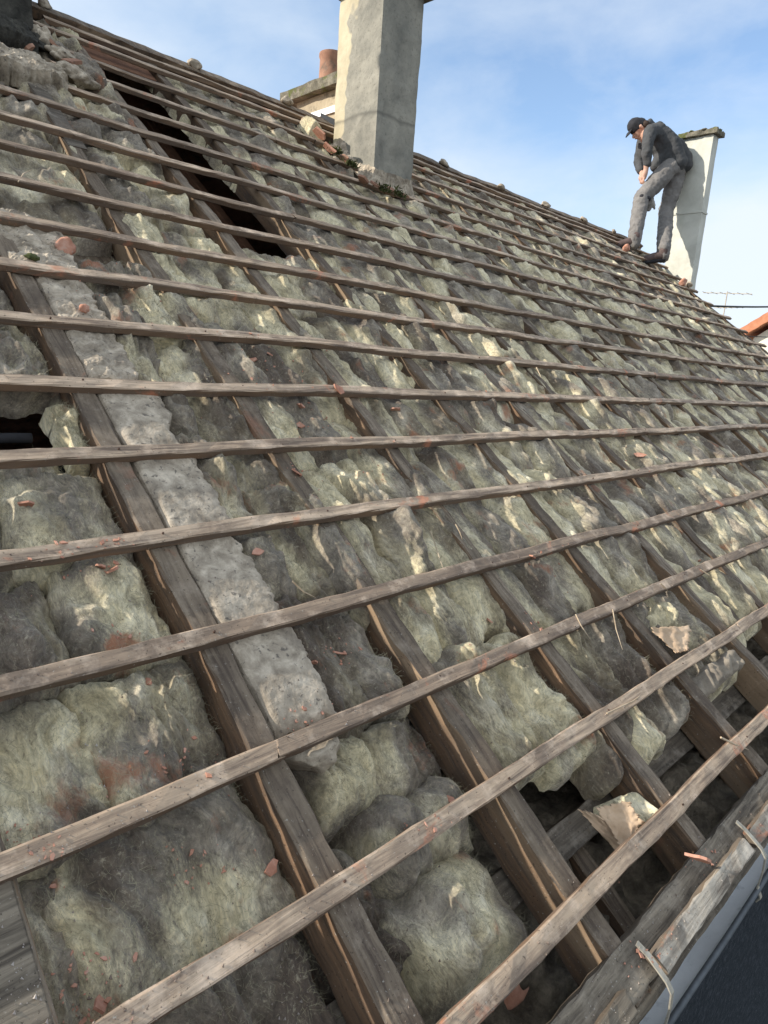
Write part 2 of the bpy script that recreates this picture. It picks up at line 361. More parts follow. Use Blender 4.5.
# ------------------------------------------------------------------ glass wool
def pins(Vv):
    w=np.zeros_like(Vv)
    for b in BV: w=np.maximum(w,np.exp(-((Vv-b)/.0175)**2))
    return w
wool_samples=[]
def batt(u0,u1,v0,v1,nb,T,seed,fresh=0.,grime=0.,rust=0.,label='',group='pieces of glass wool insulation',name='insulation_batt',res=None,wrap=1.,folds=1.,freshedge=.5,pin=True,edge=.012,mat=None,p=4.5,tilt=0.,freshspots=(),rustspots=(),cat='insulation',crease=(),ridges=1,pv=None):
    fresh=fresh+.04;grime=grime-.04;T=T-.006
    uc,vc=(u0+u1)/2,(v0+v1)/2;d=dist(uc,vc)
    st=res or min(.013,max(.0034,.0026*d))
    nu=max(8,int((u1-u0)/st));nv=max(8,int((v1-v0)/st))
    s=np.linspace(0,1,nu);t=np.linspace(0,1,nv);
    s=.5-.5*np.cos(s*pi)*(.25)-.5*(1-2*s)*.75;t=.5-.5*np.cos(t*pi)*.15-.5*(1-2*t)*.85
    S,T_=np.meshgrid(s,t,indexing='ij')
    U=u0+S*(u1-u0);Vv=v0+T_*(v1-v0)
    ex=edge
    dU=ex*fbm(Vv*13+seed,U*2,seed,4)*(2*np.abs(S-.5))**2;dV=1.6*ex*fbm(U*15+seed,Vv*2,seed+3,4)*(2*np.abs(T_-.5))**2
    wu=.035*wrap*fbm(U*5,Vv*3.5,seed+11,3);wv=.035*wrap*fbm(U*4.3+9,Vv*4+3,seed+12,3)
    a=np.abs(2*S-1);b=np.abs(2*T_-1)
    pr=(1-a**p)**.55*(1-b**(pv or p*2.4))**.5
    low=fbm((U+wu)*4.5+seed,(Vv+wv)*3.4,seed+1,3)
    fa=min(1,max(0,(d-1.1)/.8));fold=billow((U+wu*(1-.5*fa))*(8+4*fa)+seed,(Vv+wv)*(4.6-1.8*fa),seed+2,3)
    fold2=billow((U+2.2*wu)*19+seed,(Vv+2.2*wv)*9,seed+5,3)
    fine=fbm((U+wu)*60,(Vv+wv)*30,seed+4,5,k=.6)*min(1.,(.0045/st)**1.5)
    n=nb+T*pr*(.72+.38*low)+pr*(.015*folds*fold+.0095*folds*fold2)+.0028*fine
    lump=np.abs(np.sin(pi*((U-u0)/(max(.10,(u1-u0)/max(1,round((u1-u0)/.16))))+.35*pn(Vv*3.1,U*0+seed,seed+8))))**.6
    n+= T*.28*(lump-.6)*pr*folds*ridges
    for (cu,cv,ang,w_,dep) in crease:
        q=(U-cu)*cos(ang)+(Vv-cv)*sin(ang)+.02*pn(Vv*8,U*8,seed+40)
        n-=dep*np.exp(-(q/w_)**2)*pr
    n+=tilt*(Vv-vc)
    if pin:
        w=pins(Vv);n=np.where(n>-.030,n*(1-w)+np.minimum(n,-.030)*w,n)
        sag=np.maximum(0,w-.15)*.006;n-=sag*pr
    bot=np.minimum(nb-.02,n-.004)
    rim=(S==0)|(S==1)|(T_==0)|(T_==1)
    n=np.where(rim,nb-.03,n)
    UU=U+dU;VW=Vv+dV
    z=np.stack([UU-uc,VW-vc,n],-1).reshape(-1,3)
    zb=np.stack([UU-uc,VW-vc,np.full_like(n,nb-.035)],-1)[::max(1,nu//6),::max(1,nv//6)]
    F=grid(nu,nv)
    # closed underside
    per=[i*nv for i in range(nu)]+[(nu-1)*nv+j for j in range(1,nv)]+[i*nv+nv-1 for i in range(nu-2,-1,-1)]+[j for j in range(nv-2,0,-1)]
    cidx=len(z);z=np.concatenate([z,[[0,0,nb-.035]]])
    # attributes
    fr=.16+fresh+.95*fbm(UU*6+seed*3,VW*2.6,seed+20,3)+freshedge*(sstep(.55,.95,a)+.4*sstep(.7,.98,b))*(.5+.9*pn(Vv*7,S*2,seed+23))
    gr=grime+.27+.95*fbm(UU*4.5,VW*3+seed,seed+21,3)
    rs=rust+.12+.55*fbm(UU*7+4,VW*7+seed,seed+22,3)
    for (cu,cv,r,am) in freshspots: fr+=am*np.exp(-(((U-cu)/r)**2+((Vv-cv)/r)**2))
    for (cu,cv,r,am) in rustspots: rs+=am*np.exp(-(((U-cu)/r)**2+((Vv-cv)/r)**2));gr-=.5*am*np.exp(-(((U-cu)/r)**2+((Vv-cv)/r)**2))
    cols=np.clip(np.stack([fr,gr,rs],-1).reshape(-1,3),0,1.5);cols=np.concatenate([cols,[[0,0,0]]])
    bf=np.array([[per[i],per[(i+1)%len(per)],cidx,cidx] for i in range(len(per))])
    me=bpy.data.meshes.new(name)
    tri=np.array([[per[i],per[(i+1)%len(per)],cidx] for i in range(len(per))])
    me.vertices.add(len(z));me.vertices.foreach_set('co',z.ravel())
    tot=F.size+tri.size;me.loops.add(tot);me.loops.foreach_set('vertex_index',np.concatenate([F.ravel(),tri.ravel()]).astype(np.int32))
    me.polygons.add(len(F)+len(tri));me.polygons.foreach_set('loop_start',np.concatenate([np.arange(0,F.size,4),F.size+np.arange(0,tri.size,3)]).astype(np.int32))
    me.update(calc_edges=True);me.validate();me.shade_smooth()
    ca=me.color_attributes.new('wool','FLOAT_COLOR','POINT');ca.data.foreach_set('color',np.concatenate([cols,np.ones((len(z),1))],1).astype(np.float32).ravel())
    me.materials.append(mat or M_WOOL)
    o=link(bpy.data.objects.new(name,me),None,P(uc,vc,0),ROOF)
    tag(o,label,cat,group)
    wool_samples.append((d,np.stack([UU,VW,n],-1)[2:-2,2:-2].reshape(-1,3)))
    return o
G='pieces of glass wool insulation'
def pt(x,y,n=-.04): return bk(x,y,n)
# --- near pieces, each shaped on its own
x0,x1=.222,.578
batt(.218,.575,.075,.292,-.095,.055,1,fresh=.0,grime=-.05,label='big rounded grey-green wool pillow in the lower left, below the third batten',freshspots=[(.5,.12,.04,.5),(.27,.2,.03,.4)],rustspots=[(.245,.22,.02,.7),(.33,.12,.03,.45),(.48,.24,.03,.3)],crease=[(.29,.2,.2,.01,.02)],T_=None) if 0 else None
def nb_(label,u0,u1,v0,v1,nb,T,seed,**k): return batt(u0,u1,v0,v1,nb,T,seed,label=label,**k)
nb_('big rounded grey-green wool pillow at lower left between second and third battens',.250,.585,.07,.318,-.115,.070,1,grime=-.15,fresh=.12,freshspots=[(.5,.13,.04,.5),(.29,.2,.03,.4)],rustspots=[(.265,.27,.018,.8),(.35,.15,.02,.5),(.5,.25,.03,.3)],crease=[(.32,.2,.5,.012,.02)],folds=.8)
nb_('dark sooty grey wool lump beside the corner rafter at the bottom edge',.335,.582,-.235,.09,-.15,.075,2,grime=.5,fresh=-.5,folds=1.4)
nb_('grimy grey wool flap at lower left, against the corner rafter board',.06,.30,.05,.31,-.115,.04,41,grime=.45,fresh=-.3,rustspots=[(.27,.2,.03,.5)])
nb_('broad green-grey wool lump at the left frame edge above the third batten',.13,.385,.290,.548,-.105,.066,3,grime=.1,fresh=.05,folds=1.2,crease=[(.30,.36,.7,.012,.015)],freshspots=[(.25,.4,.05,.35),(.36,.36,.03,.5)])
nb_('green wool batt with a bright torn folded edge beside the dark rafter',.36,.588,.295,.55,-.10,.068,4,fresh=.1,freshspots=[(.54,.46,.03,1.),(.56,.40,.03,1.),(.55,.5,.03,.8)],folds=1.5,grime=.05)
nb_('dark grey wool lump with a curled fold at the left frame edge',.16,.405,.535,.79,-.11,.070,5,grime=.45,fresh=-.35,folds=1.6)
nb_('light green wool batt with an orange brick dust stain',.40,.585,.535,.80,-.10,.074,6,fresh=.3,grime=-.25,rustspots=[(.47,.585,.032,1.1)],freshspots=[(.53,.66,.05,.5)],folds=.9)
nb_('flat green-grey wool batt between the fifth and sixth battens left of the dark rafter',.36,.588,.78,1.035,-.10,.066,7,fresh=.12,grime=.05,freshspots=[(.53,.84,.04,.5)],folds=1.1)
nb_('dark wool edge at the left frame edge under the sixth batten',.15,.37,.78,1.04,-.11,.06,42,grime=.4,fresh=-.3)
nb_('small pale yellow torn wool tuft beside the dark hole at left',.545,.592,1.07,1.25,-.10,.062,8,fresh=.9,grime=-.4,folds=1.5)
nb_('low grey wool lump inside the dark hole at the left edge',.33,.55,1.02,1.15,-.16,.07,43,grime=.1,fresh=.0)
nb_('pale clumpy wool lump at the left edge below the eighth batten',.43,.595,1.28,1.50,-.10,.078,9,fresh=.3,grime=.0,folds=2.0,rustspots=[(.47,1.47,.04,.5)])
nb_('matted grey wool with a rusty patch below the dark upper left hole',.79,1.012,1.74,1.90,-.10,.075,10,rustspots=[(.84,1.86,.03,1.2)],grime=.2,folds=1.6)
# between mortar strip and next rafter
nb_('folded dark wool batt with bright yellow end below the third batten',.690,1.01,.150,.305,-.125,.105,11,pv=2.2,freshspots=[(.72,.20,.035,1.4),(.96,.29,.03,.5)],grime=.25,folds=1.3,freshedge=.2)
nb_('sagging green wool fold under the second batten beside the dark gap',.735,1.012,.0,.175,-.17,.13,12,pv=2.3,fresh=.15,freshspots=[(.77,.10,.03,.8)],grime=.0,folds=.9)
roll=batt(.70,.985,-.185,.03,-.19,.20,13,label='fat rolled up bale of yellow-green wool lying between two rafters at the bottom',fresh=.5,grime=-.15,freshedge=-.2,folds=.3,ridges=0,pin=False,p=5,pv=2.1,crease=[(.86,-.09,.0,.012,.014)],rustspots=[(.93,.0,.03,.6),(.87,-.12,.02,.5)],freshspots=[(.74,-.1,.05,.7),(.92,-.05,.04,.5)],edge=.007)
nb_('sooty dark wool scraps under the lowest batten beside the mortar end',.60,.80,-.10,.13,-.17,.06,14,grime=.6,fresh=-.6,folds=1.6)
nb_('shiny dark grey wool lump at the bottom edge right of the corner',.36,.58,-.34,-.2,-.17,.08,44,grime=.4,fresh=-.3,folds=1.8)
# mid bays generated: (bay, strip ranges)
used={}
def auto(bay,ua,ub,va,vb,seed,side,tone):
    k0=sum(1 for b in BV if b<va+.05);k1=sum(1 for b in BV if b<vb-.05)+1
    lab_bay='bay beside the mortar strip' if bay==3 else (f'{ORD[bay-3]} bay right of it' if 0 else f'{ORD[bay-2]} rafter bay rightwards from the mortar strip')
    lo='the eave' if k0==0 else f'batten {k0}'
    lab=f'{tone} wool, {side}, {ORD[bay-2]} bay right of mortar strip, battens {num(k0)} to {num(k1)}'
    key=lab;n=used.get(key,0);used[key]=n+1
    if n:lab=lab.replace(' wool,',' upper wool,')
    return lab
NUM=['zero','one','two','three','four','five','six','seven','eight','nine','ten','eleven','twelve','thirteen','fourteen','fifteen','sixteen','seventeen','eighteen','nineteen','twenty']
num=lambda k:NUM[max(0,min(k,19))]
def strip(bay,ua,ub,va,vb,side,overhang=0,T=.085,nb=-.105,lens=(.35,1.0),fr=0.):
    v=va;i=0
    while v<vb-.06:
        L=rng.uniform(*lens);e=min(vb,v+L)
        if vb-e<.18:e=vb
        seed=int(bay*101+i*7+(0 if side[0]=='l' else 50)+13)
        f=fr+rng.uniform(-.28,.32);g=rng.uniform(-.2,.4)
        tone='pale yellow-green' if f>.15 else ('dark sooty' if g>.25 else 'dusty grey-green')
        ov=overhang
        batt(ua-ov*rng.uniform(.2,1),ub+ov*rng.uniform(.2,1),v-.012,e+.012,nb+rng.uniform(-.008,.008),T+rng.uniform(-.012,.016),seed,fresh=f,grime=g,rust=rng.uniform(-.1,.06),label=auto(bay,ua,ub,v,e,seed,side,tone),folds=rng.uniform(1.0,1.9),tilt=rng.uniform(-.02,.02),freshedge=rng.uniform(.3,.9))
        v=e+rng.uniform(-.01,.015);i+=1
# bay 3: from mortar (.77) to rafter 1.011
strip(3,.765,1.012,.30,.62,'right side',T=.08,lens=(.3,.6))
strip(3,.775,.90,.62,1.76,'left ridge',T=.082,lens=(.3,.6),overhang=.008)
strip(3,.885,1.04,.60,1.76,'right ridge',T=.095,lens=(.3,.7),overhang=.018,fr=.2)
strip(3,.66,1.012,2.10,3.35,'full width',T=.08,overhang=.01,lens=(.3,.6),fr=.1)
strip(3,1.15,1.012+.02,3.35,3.9,'full width',T=.06) if 0 else None
# bay 2 (left of mortar rafter) upper part
def left_bay(va,vb,ua,ub,seed0,names):
    v=va
    for i,nm in enumerate(names):
        e=va+(vb-va)*(i+1)/len(names)
        batt(ua,ub,v,e+.01,-.102,.082+rng.uniform(-.01,.012),seed0+i,label=nm,fresh=rng.uniform(0,.3),grime=rng.uniform(-.2,.2),folds=1.4);v=e
left_bay(1.52,3.0,.222,.588,600,['pale lumpy wool beside the left edge, between battens eight and ten','mixed grey wool at the left edge, between battens ten and twelve','dusty wool at the upper left edge, between battens twelve and thirteen','matted wool below the sooty stack, around batten fourteen'])
left_bay(2.1,3.45,-.21,.16,620,['wool piece out of view left of the corner rafter, lower','wool piece out of view left of the corner rafter, upper'])
# bay 4 (1.071-1.43)
strip(4,1.073,1.262,.05,.36,'left strip',overhang=.004,T=.080,fr=.2,lens=(.35,.8))
strip(4,1.255,1.432,.02,.36,'right strip',overhang=.004,T=.078,lens=(.35,.8))
strip(5,1.492,1.685,.0,.32,'left strip',overhang=.006,T=.084,lens=(.3,.75),fr=.05)
strip(5,1.675,1.872,-.04,.32,'right strip',overhang=.006,T=.086,lens=(.3,.75))
def columns(b,va,vb,n=3,lens=(.45,1.15)):
    ua,ub=RU[b],RU[b+1]-RW;w=(ub-ua)/n
    sides={3:['left ridge','middle ridge','right ridge'],2:['left ridge','right ridge'],4:['leftmost ridge','inner left ridge','inner right ridge','rightmost ridge']}[n]
    for c in range(n):
        v=va+rng.uniform(0,.06);i=0
        while v<vb-.08:
            e=min(vb,v+rng.uniform(*lens))
            if vb-e<.2:e=vb
            cover=rng.uniform()<.84;far=min(1,max(0,(ua-1.4)/1.5))
            u0=ua+c*w-.012;u1=ua+(c+1)*w+.012
            if c==0:u0-= rng.uniform(.03,.055) if (cover and rng.uniform()<.6) else .004
            if c==n-1:u1+= rng.uniform(.04,.075) if (cover and rng.uniform()<.85) else .006
            f={0:.36,1:-.10}.get(c,.14)+rng.uniform(-.3,.38);g=({0:-.02,1:.20}.get(c,.05))+rng.uniform(-.15,.22)
            tone='pale yellow-green' if f>.2 else ('sooty dark' if g>.3 else 'dusty grey-green')
            seed=int(b*131+i*11+c*57+5)
            batt(u0,u1,v-.015,e+.02,-.098+rng.uniform(-.008,.008),.090+.008*far+rng.uniform(-.014,.018),seed,fresh=f+.12+.12*far,grime=g-.10-.08*far,rust=rng.uniform(-.12,.06),label=auto(b,u0,u1,v,e,seed,sides[c],tone),folds=rng.uniform(.5,1.3),tilt=rng.uniform(-.015,.015),freshedge=rng.uniform(.1,.7),p=2.8,wrap=.45,edge=.014,ridges=0)
            v=e+rng.uniform(-.01,.02);i+=1
columns(4,.34,2.22)
strip(4,1.075,1.26,2.22,4.05,'left ridge',overhang=.004,T=.088,lens=(.4,.9))
strip(4,1.25,1.436,2.22,4.05,'right ridge',overhang=.002,T=.088,lens=(.4,.9),fr=.15)
columns(5,.31,1.78);columns(5,1.76,2.20,2)
columns(6,2.2,4.08,2) if 0 else None
for b in range(6,20):
    lo={6:.28,7:.0,8:.03,9:.08,10:.08}.get(b,-.15)
    if b==6:
        strip(6,1.932,2.125,-.02,.30,'left strip',overhang=.01,T=.085);strip(6,2.115,2.306,-.04,.30,'right strip',overhang=.01,T=.085)
    hi=3.24 if b==9 else 4.08
    if b in(8,):
        columns(b,lo,3.3);strip(8,2.765,2.96,3.3,4.05,'full width',T=.075);continue
    columns(b,lo,hi,3 if b<13 else 2,(.45,1.15) if b<13 else (.6,1.4))
    if b==9: strip(9,3.40,3.58,3.24,4.05,'full width',T=.075)
# wool torn up and lying over the rafters
for b in range(4,20):
    if b in (3,):continue
    v=.42+rng.uniform(0,.25) if b<8 else .12+rng.uniform(0,.4);i=0
    while v<3.9:
        L_=rng.uniform(.35,.95);e=min(4.0,v+L_);c=RU[b]-RW/2+rng.uniform(-.012,.012);hw=rng.uniform(.038,.056)
        if (2.2<e and b in(5,6)) or (b in(8,9) and e>3.2):
            if b==5 or b in(8,9) or v>2.2: break
        f=rng.uniform(-.15,.5);g=rng.uniform(-.2,.35)
        tone='pale yellow-green' if f>.25 else ('sooty dark' if g>.2 else 'dusty grey')
        k0=sum(1 for q in BV if q<v+.05);k1=sum(1 for q in BV if q<e-.05)+1
        batt(c-hw,c+hw,v,e,-.068,.056+rng.uniform(-.006,.008),7000+b*31+i,fresh=f,grime=g,folds=rng.uniform(.3,.7),p=3.2,wrap=.5,edge=.016,ridges=0,
             label=f'{tone} torn wool lying on rafter {num(b-3)} right of mortar strip, battens {num(k0)} to {num(k1)}',group='torn wool lying over the rafters')
        v=e+rng.uniform(.03,.42);i+=1
# ------------------------------------------------------------------ mortar strip (top of the party wall)
def slab(name,u0,u1,v0,v1,n0,th,seed,mat,label,cat,amp=.008,edge=.012,fr=9,res=.006,group=None,rightcut=None):
    nu=max(6,int((u1-u0)/res));nv=max(6,int((v1-v0)/res))
    S,T_=np.meshgrid(np.linspace(0,1,nu),np.linspace(0,1,nv),indexing='ij')
    U=u0+S*(u1-u0);V=v0+T_*(v1-v0)
    U2=U+edge*1.6*fbm(V*6,U*0+seed,seed,6,k=.72)*S**3+(.0 if not rightcut else 0);V2=V+edge*fbm(U*20,V*0+seed,seed+2,4)*(np.abs(2*T_-1)**4)
    a=np.abs(2*S-1);b=np.abs(2*T_-1)
    n=n0-.02*(a**14)-.02*b**30+amp*fbm(U*fr,V*fr,seed+1,6,k=.6)
    rim=(S==0)|(S==1)|(T_==0)|(T_==1)
    top=np.stack([U2-u0,V2-v0,np.where(rim,n-.012,n)],-1).reshape(-1,3)
    low=top.copy();low[:,2]=n0-th
    rb=rim.reshape(-1)
    per=[i*nv for i in range(nu)]+[(nu-1)*nv+j for j in range(1,nv)]+[i*nv+nv-1 for i in range(nu-2,-1,-1)]+[j for j in range(nv-2,0,-1)]
    Vx=np.concatenate([top,low[per]]);N0=len(top);k=len(per)
    rough=.006*(rng.uniform(-1,1,(k,3)));Vx[N0:]+=rough
    F=[tuple(f) for f in grid(nu,nv)]+[(per[i],N0+i,N0+(i+1)%k,per[(i+1)%k]) for i in range(k)]+[tuple(N0+i for i in range(k-1,-1,-1))]
    o=mk(name,Vx,F,mat,None,P(u0,v0,0),ROOF,smooth=False)
    return tag(o,label,cat,group)
slab('mortar_strip',.646,.797,.315,1.30,-.020,.15,31,M_MORT,'long whitish mortar strip beside the dark rafter, from third to sixth batten','mortar',amp=.0030,fr=6,res=.004,group='mortar bedding on top of the party wall')
slab('mortar_strip',.646,.785,1.302,1.77,-.024,.15,32,M_MORT,'grey crumbling mortar strip between the seventh and ninth battens','mortar',amp=.008,fr=18,group='mortar bedding on top of the party wall')
slab('mortar_strip',.60,.79,1.775,2.06,-.018,.15,33,M_MORT,'lumpy mortar patch by the dark upper left hole','mortar',amp=.016,group='mortar bedding on top of the party wall')
def rock(name,c,r,seed,mat,label,cat,group=None,sq=(1,1,1),sub=3,amp=.35,rot=ROOF,flat=False):
    import bmesh
    bm=bmesh.new();bmesh.ops.create_icosphere(bm,subdivisions=sub,radius=1)
    rs=np.random.default_rng(seed);pl=rs.normal(size=(9,3));pl/=np.linalg.norm(pl,axis=1)[:,None];dd=rs.uniform(.55,.95,9)
    for v in bm.verts:
        q=np.array(v.co)
        for a_,d_ in zip(pl,dd):
            t=q@a_
            if t>d_:q=q-a_*(t-d_)
        k=1+amp*.5*float(pn(q[0]*2.2+seed,q[1]*2.2+q[2],seed))+amp*.12*float(pn(q[0]*9,q[1]*9+q[2]*7,seed))
        v.co=Vector(q*k*np.array(sq)*r)
    me=bpy.data.meshes.new(name);bm.to_mesh(me);bm.free();me.materials.append(mat)
    if not flat:me.shade_smooth()
    o=link(bpy.data.objects.new(name,me),None,c,rot)
    if label:tag(o,label,cat,group)
    return o
rock('stone',P(.72,.285,-.075),.055,3,M_MORT,'broken mortar block at the lower end of the mortar strip','stone',sq=(1.1,.8,1),sub=4)
rock('stone',P(.775,1.895,-.02),.03,5,M_CHIP,'small orange-pink stone beside the dark upper left hole','stone')
rock('stone',P(.72,1.57,-.005),.013,6,M_CHIP,'tiny orange pebble on the mortar below the ninth batten','stone')
tag(rock('leaf',P(.655,1.79,-.006),.016,8,M_MOSS,None,None,sq=(1.3,1,.5)),'small bright green moss clump on the mortar at left','moss')
# ------------------------------------------------------------------ eave
V,F=sweep(8.9,.075,.024,0,501,seg=.03,wob=.0022,chip=.002)
tag(mk('eave_board',V,F,M_EAVE,None,P(-.95,-.299,-.018),ROOF),'long grey dirty eave board laid over the rafter feet','board')
V,F=sweep(8.9,.022,.05,0,502,seg=.05,wob=.003)
tag(mk('fascia_board',V,F,M_EAVE,None,P(-.95,-.352,-.034),ROOF),'dark narrow fascia board behind the zinc gutter','board')
for i,(a,b) in enumerate([(-.9,.985),(1.093,1.57),(1.60,2.9),(2.93,4.6),(4.63,7.9)]):
    V,F=sweep(b-a,.036,.022,0,510+i,seg=.03,wob=.0012,chip=.002,ends=.006)
    lb=['dull brown lath on the eave board in the bottom corner','bleached grey lath with orange stains between the two gutter straps','pale lath right of the upper gutter strap at the right edge','grey eave lath further along the gutter, beyond the right edge','grey eave lath at the far end of the gutter'][i]
    tag(mk('eave_lath',V,F,M_LATH if i else M_EAVE,None,P(a,-.322,.0055 if i else .003),ROOF),lb,'lath','laths along the eave')
# wall plates and dark boards under the rafters
V,F=sweep(8.6,.066,.07,0,520,seg=.06,wob=.004)
tag(mk('wall_plate',V,F,M_PLATE,None,P(-.8,-.088,-.135),ROOF),'grey squared wall plate timber under the rafters near the eave','timber')
V,F=sweep(8.6,.055,.05,0,521,seg=.06,wob=.004)
tag(mk('purlin',V,F,M_PLATE,None,P(-.8,.155,-.19),ROOF),'dark lower timber under the rafters above the wall plate','timber')
V,F=sweep(8.6,.14,.14,0,522,seg=.08,wob=.006)
tag(mk('purlin',V,F,M_RAF,None,P(-.8,2.05,-.135),ROOF),'heavy purlin under the rafters at mid slope','timber')
# rubble bed on wall head, one mesh
def bed():
    u0,u1,v0,v1=-.85,7.8,-.33,.06;nu,nv=1100,52
    U,V=np.meshgrid(np.linspace(u0,u1,nu),np.linspace(v0,v1,nv),indexing='ij')
    n=-.205+.035*fbm(U*5,V*5,91,3)+.02*ridge(U*14,V*14,92,4)-.10*sstep(-.1,.02,V)
    return mk('wall_head_rubble',np.stack([U,V,n],-1).reshape(-1,3),grid(nu,nv),M_RUBBLE,None,P(0,0,0),ROOF,smooth=True)
tag(bed(),'dark dusty rubble on the wall head under the rafters','rubble',kind='stuff')
rock('brick_piece',P(*bk(508,988,-.2),-.2),.05,990,M_CHIP,'broken brick under the lowest batten at the bottom','brick',sq=(1.3,.6,.5))
for i,(x,y,lb) in enumerate([(600,905,'short brown board stub in the opening beside the lowest batten'),(690,740,'short brown board stub in the opening at the right')]):
    u,v=bk(x,y,-.2);V,F=sweep(.28,.05,.03,1,560+i,seg=.05);tag(mk('board_stub',V,F,M_RAF,None,P(u,v-.14,-.16),ROOF),lb,'board')
# gutter
RIM=P(0,-.415,-.085);gr=.052
gy,gz=RIM[1]+gr,RIM[2]
g=empty('gutter',(3.5,gy,gz));tag(g,'pale zinc half round gutter running along the eave at lower right','gutter')
def gut():
    nx=180;X=np.linspace(-4.6,4.6,nx);A_=np.linspace(pi*.97,2.03*pi,22)
    ou=[];
    for rr in (gr,gr-.0015):
        a=A_ if rr==gr else A_[::-1]
        ou+=[(rr*cos(q)*1.0,rr*sin(q)*.52) for q in a]
    ou=np.array(ou);k=len(ou);V=[]
    for i,x in enumerate(X):
        w=.0025*pn(x*2.1,.3,5);V.append(np.stack([np.full(k,x),ou[:,0]+w,ou[:,1]+.002*pn(x*1.7,.9,6)],1))
    V=np.concatenate(V);F=[(i*k+j,(i+1)*k+j,(i+1)*k+(j+1)%k,i*k+(j+1)%k) for i in range(nx-1) for j in range(k)]
    return V,F
V,F=gut();mk('trough',V,F,M_ZINC,g,(0,0,0),smooth=True)
mb=MB();mb.tube([(x,-gr-.004+.0025*pn(x*2.1,.3,5),.003) for x in np.linspace(-4.6,4.6,60)],.0065,8);mb.build('rolled_rim',M_RIM,g,smooth=True)
for i,uu in enumerate([.18,1.075,1.585,2.5,3.4,4.3,5.2,6.1,7.0]):
    ps=[P(uu-.004,-.275,.006),P(uu,-.300,.0085),P(uu,-.345,.0095),P(uu,-.362,.004)]
    gx=uu+.02
    gx=uu+.016;ps+=[P(uu+.006,-.385,-.028),np.array([gx,gy-gr-.003,gz+.012])]
    ps+=[np.array([gx+.002,gy-gr-.013,gz-.012]),np.array([gx+.004,gy-gr-.006,gz-.026])]
    base=ps[0]
    V=[];w=.0055
    for j,p in enumerate(ps):
        t=ps[min(j+1,len(ps)-1)]-ps[max(j-1,0)];t=t/np.linalg.norm(t);nn=np.cross(XX,t);nn/=np.linalg.norm(nn);x_=np.cross(t,nn)
        for (a,b) in ((-w,-.0015),(w,-.0015),(w,.0015),(-w,.0015)):V.append(p+x_*a+nn*b-base)
    n_=len(ps);F=[(j*4+k,j*4+(k+1)%4,(j+1)*4+(k+1)%4,(j+1)*4+k) for j in range(n_-1) for k in range(4)]+[(3,2,1,0),((n_-1)*4,(n_-1)*4+1,(n_-1)*4+2,(n_-1)*4+3)]
    lb={0:'gutter strap beyond the bottom edge of the view',1:'bent metal gutter strap at the lower bottom right',2:'bent metal gutter strap at the right edge, the upper of two'}.get(i,f'bent metal gutter strap, {ORD[i-2]} along beyond the right edge')
    tag(mk('gutter_strap',V,F,M_STEEL,None,base),lb,'strap','gutter straps')
# ------------------------------------------------------------------ house below
E0=P(0,-.25,-.2);yw=E0[1]+.02;zw=E0[2]-.04
YR=P(0,RIDGE,0)[1];ZR=P(0,RIDGE,0)[2];YB=2*YR-yw
h=empty('house',(3.5,yw,0));tag(h,'old house body under the stripped roof, rendered walls and plank attic','house')
def hb(name,a,b,mat):
    a=np.array(a,float);b=np.array(b,float);mb=MB();mb.box((a+b)/2-np.array([3.5,yw,0]),np.abs(b-a));return mb.build(name,mat,h)
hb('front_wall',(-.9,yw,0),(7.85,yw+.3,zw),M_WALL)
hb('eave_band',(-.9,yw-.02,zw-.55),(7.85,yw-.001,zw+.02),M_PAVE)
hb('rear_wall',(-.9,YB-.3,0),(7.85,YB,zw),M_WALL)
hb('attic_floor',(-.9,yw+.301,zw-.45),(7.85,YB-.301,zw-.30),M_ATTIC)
def gable(name,x0,x1):
    zt=ZR-.19;z=[(yw+.31,0),(YB-.31,0),(YB-.31,zw-.02),(YR,zt-.02),(yw+.31,zw-.02)]
    V=[(x-3.5,y-yw,zz) for x in(x0,x1) for y,zz in z];n=5
    F=[tuple(range(n-1,-1,-1)),tuple(range(n,2*n))]+[(i,(i+1)%n,n+(i+1)%n,n+i) for i in range(n)]
    mk(name,V,F,M_WALL,h)
gable('gable_wall',-.9,-.6);gable('gable_wall',7.50,7.84)
# rear slope: tiled sheet
def rear():
    nx,ny=220,60;X,T_=np.meshgrid(np.linspace(-.95,7.9,nx),np.linspace(0.02,1.05,ny),indexing='ij')
    Y=YR+T_*(YB-YR);Z=ZR-.02-T_*(ZR-zw)*1.0-.0+.012*np.abs(np.sin(X*14))+.02*((T_*18)%1)
    top=np.stack([X-3.5,Y-yw,Z],-1).reshape(-1,3);bt=top.copy();bt[:,2]-=.06
    g1=grid(nx,ny);g2=grid(nx,ny,len(top))[:,::-1]
    mk('rear_roof_slope',np.concatenate([top,bt]),np.concatenate([g1,g2]),M_TERRA,h)
rear()
# loose things in the attic holes
V,F=sweep(2.2,.05,.10,1,777,seg=.1)
tag(mk('attic_post',V,F,M_GREYB,None,P(2.02,2.1,-.35),ROOF),'old brown brace glimpsed inside the long dark roof hole','timber')
tag(rock('bundle',P(1.62,2.75,-.5),.09,61,M_DARKSH,None,None),'blue-grey bundle glimpsed down in the long dark roof hole','bundle')
mb=MB();mb.tube([P(.30+.3*t,1.20+.015*math.sin(t*3),-.13)-P(.4,1.2,-.13) for t in np.linspace(-.6,.7,14)],.012,10)
tag(mb.build('pipe',M_CLOTHD,None,P(.4,1.2,-.13),smooth=True),'black rounded pipe inside the hole at the left edge','pipe')
# brown board strip visible at the top of the dark hole
V,F=sweep(.38,.20,.02,0,778,seg=.04)
tag(mk('board',V,F,M_GREYB,None,P(1.49,3.98,-.05),ROOF),'reddish brown board closing the top of the long dark hole','board')
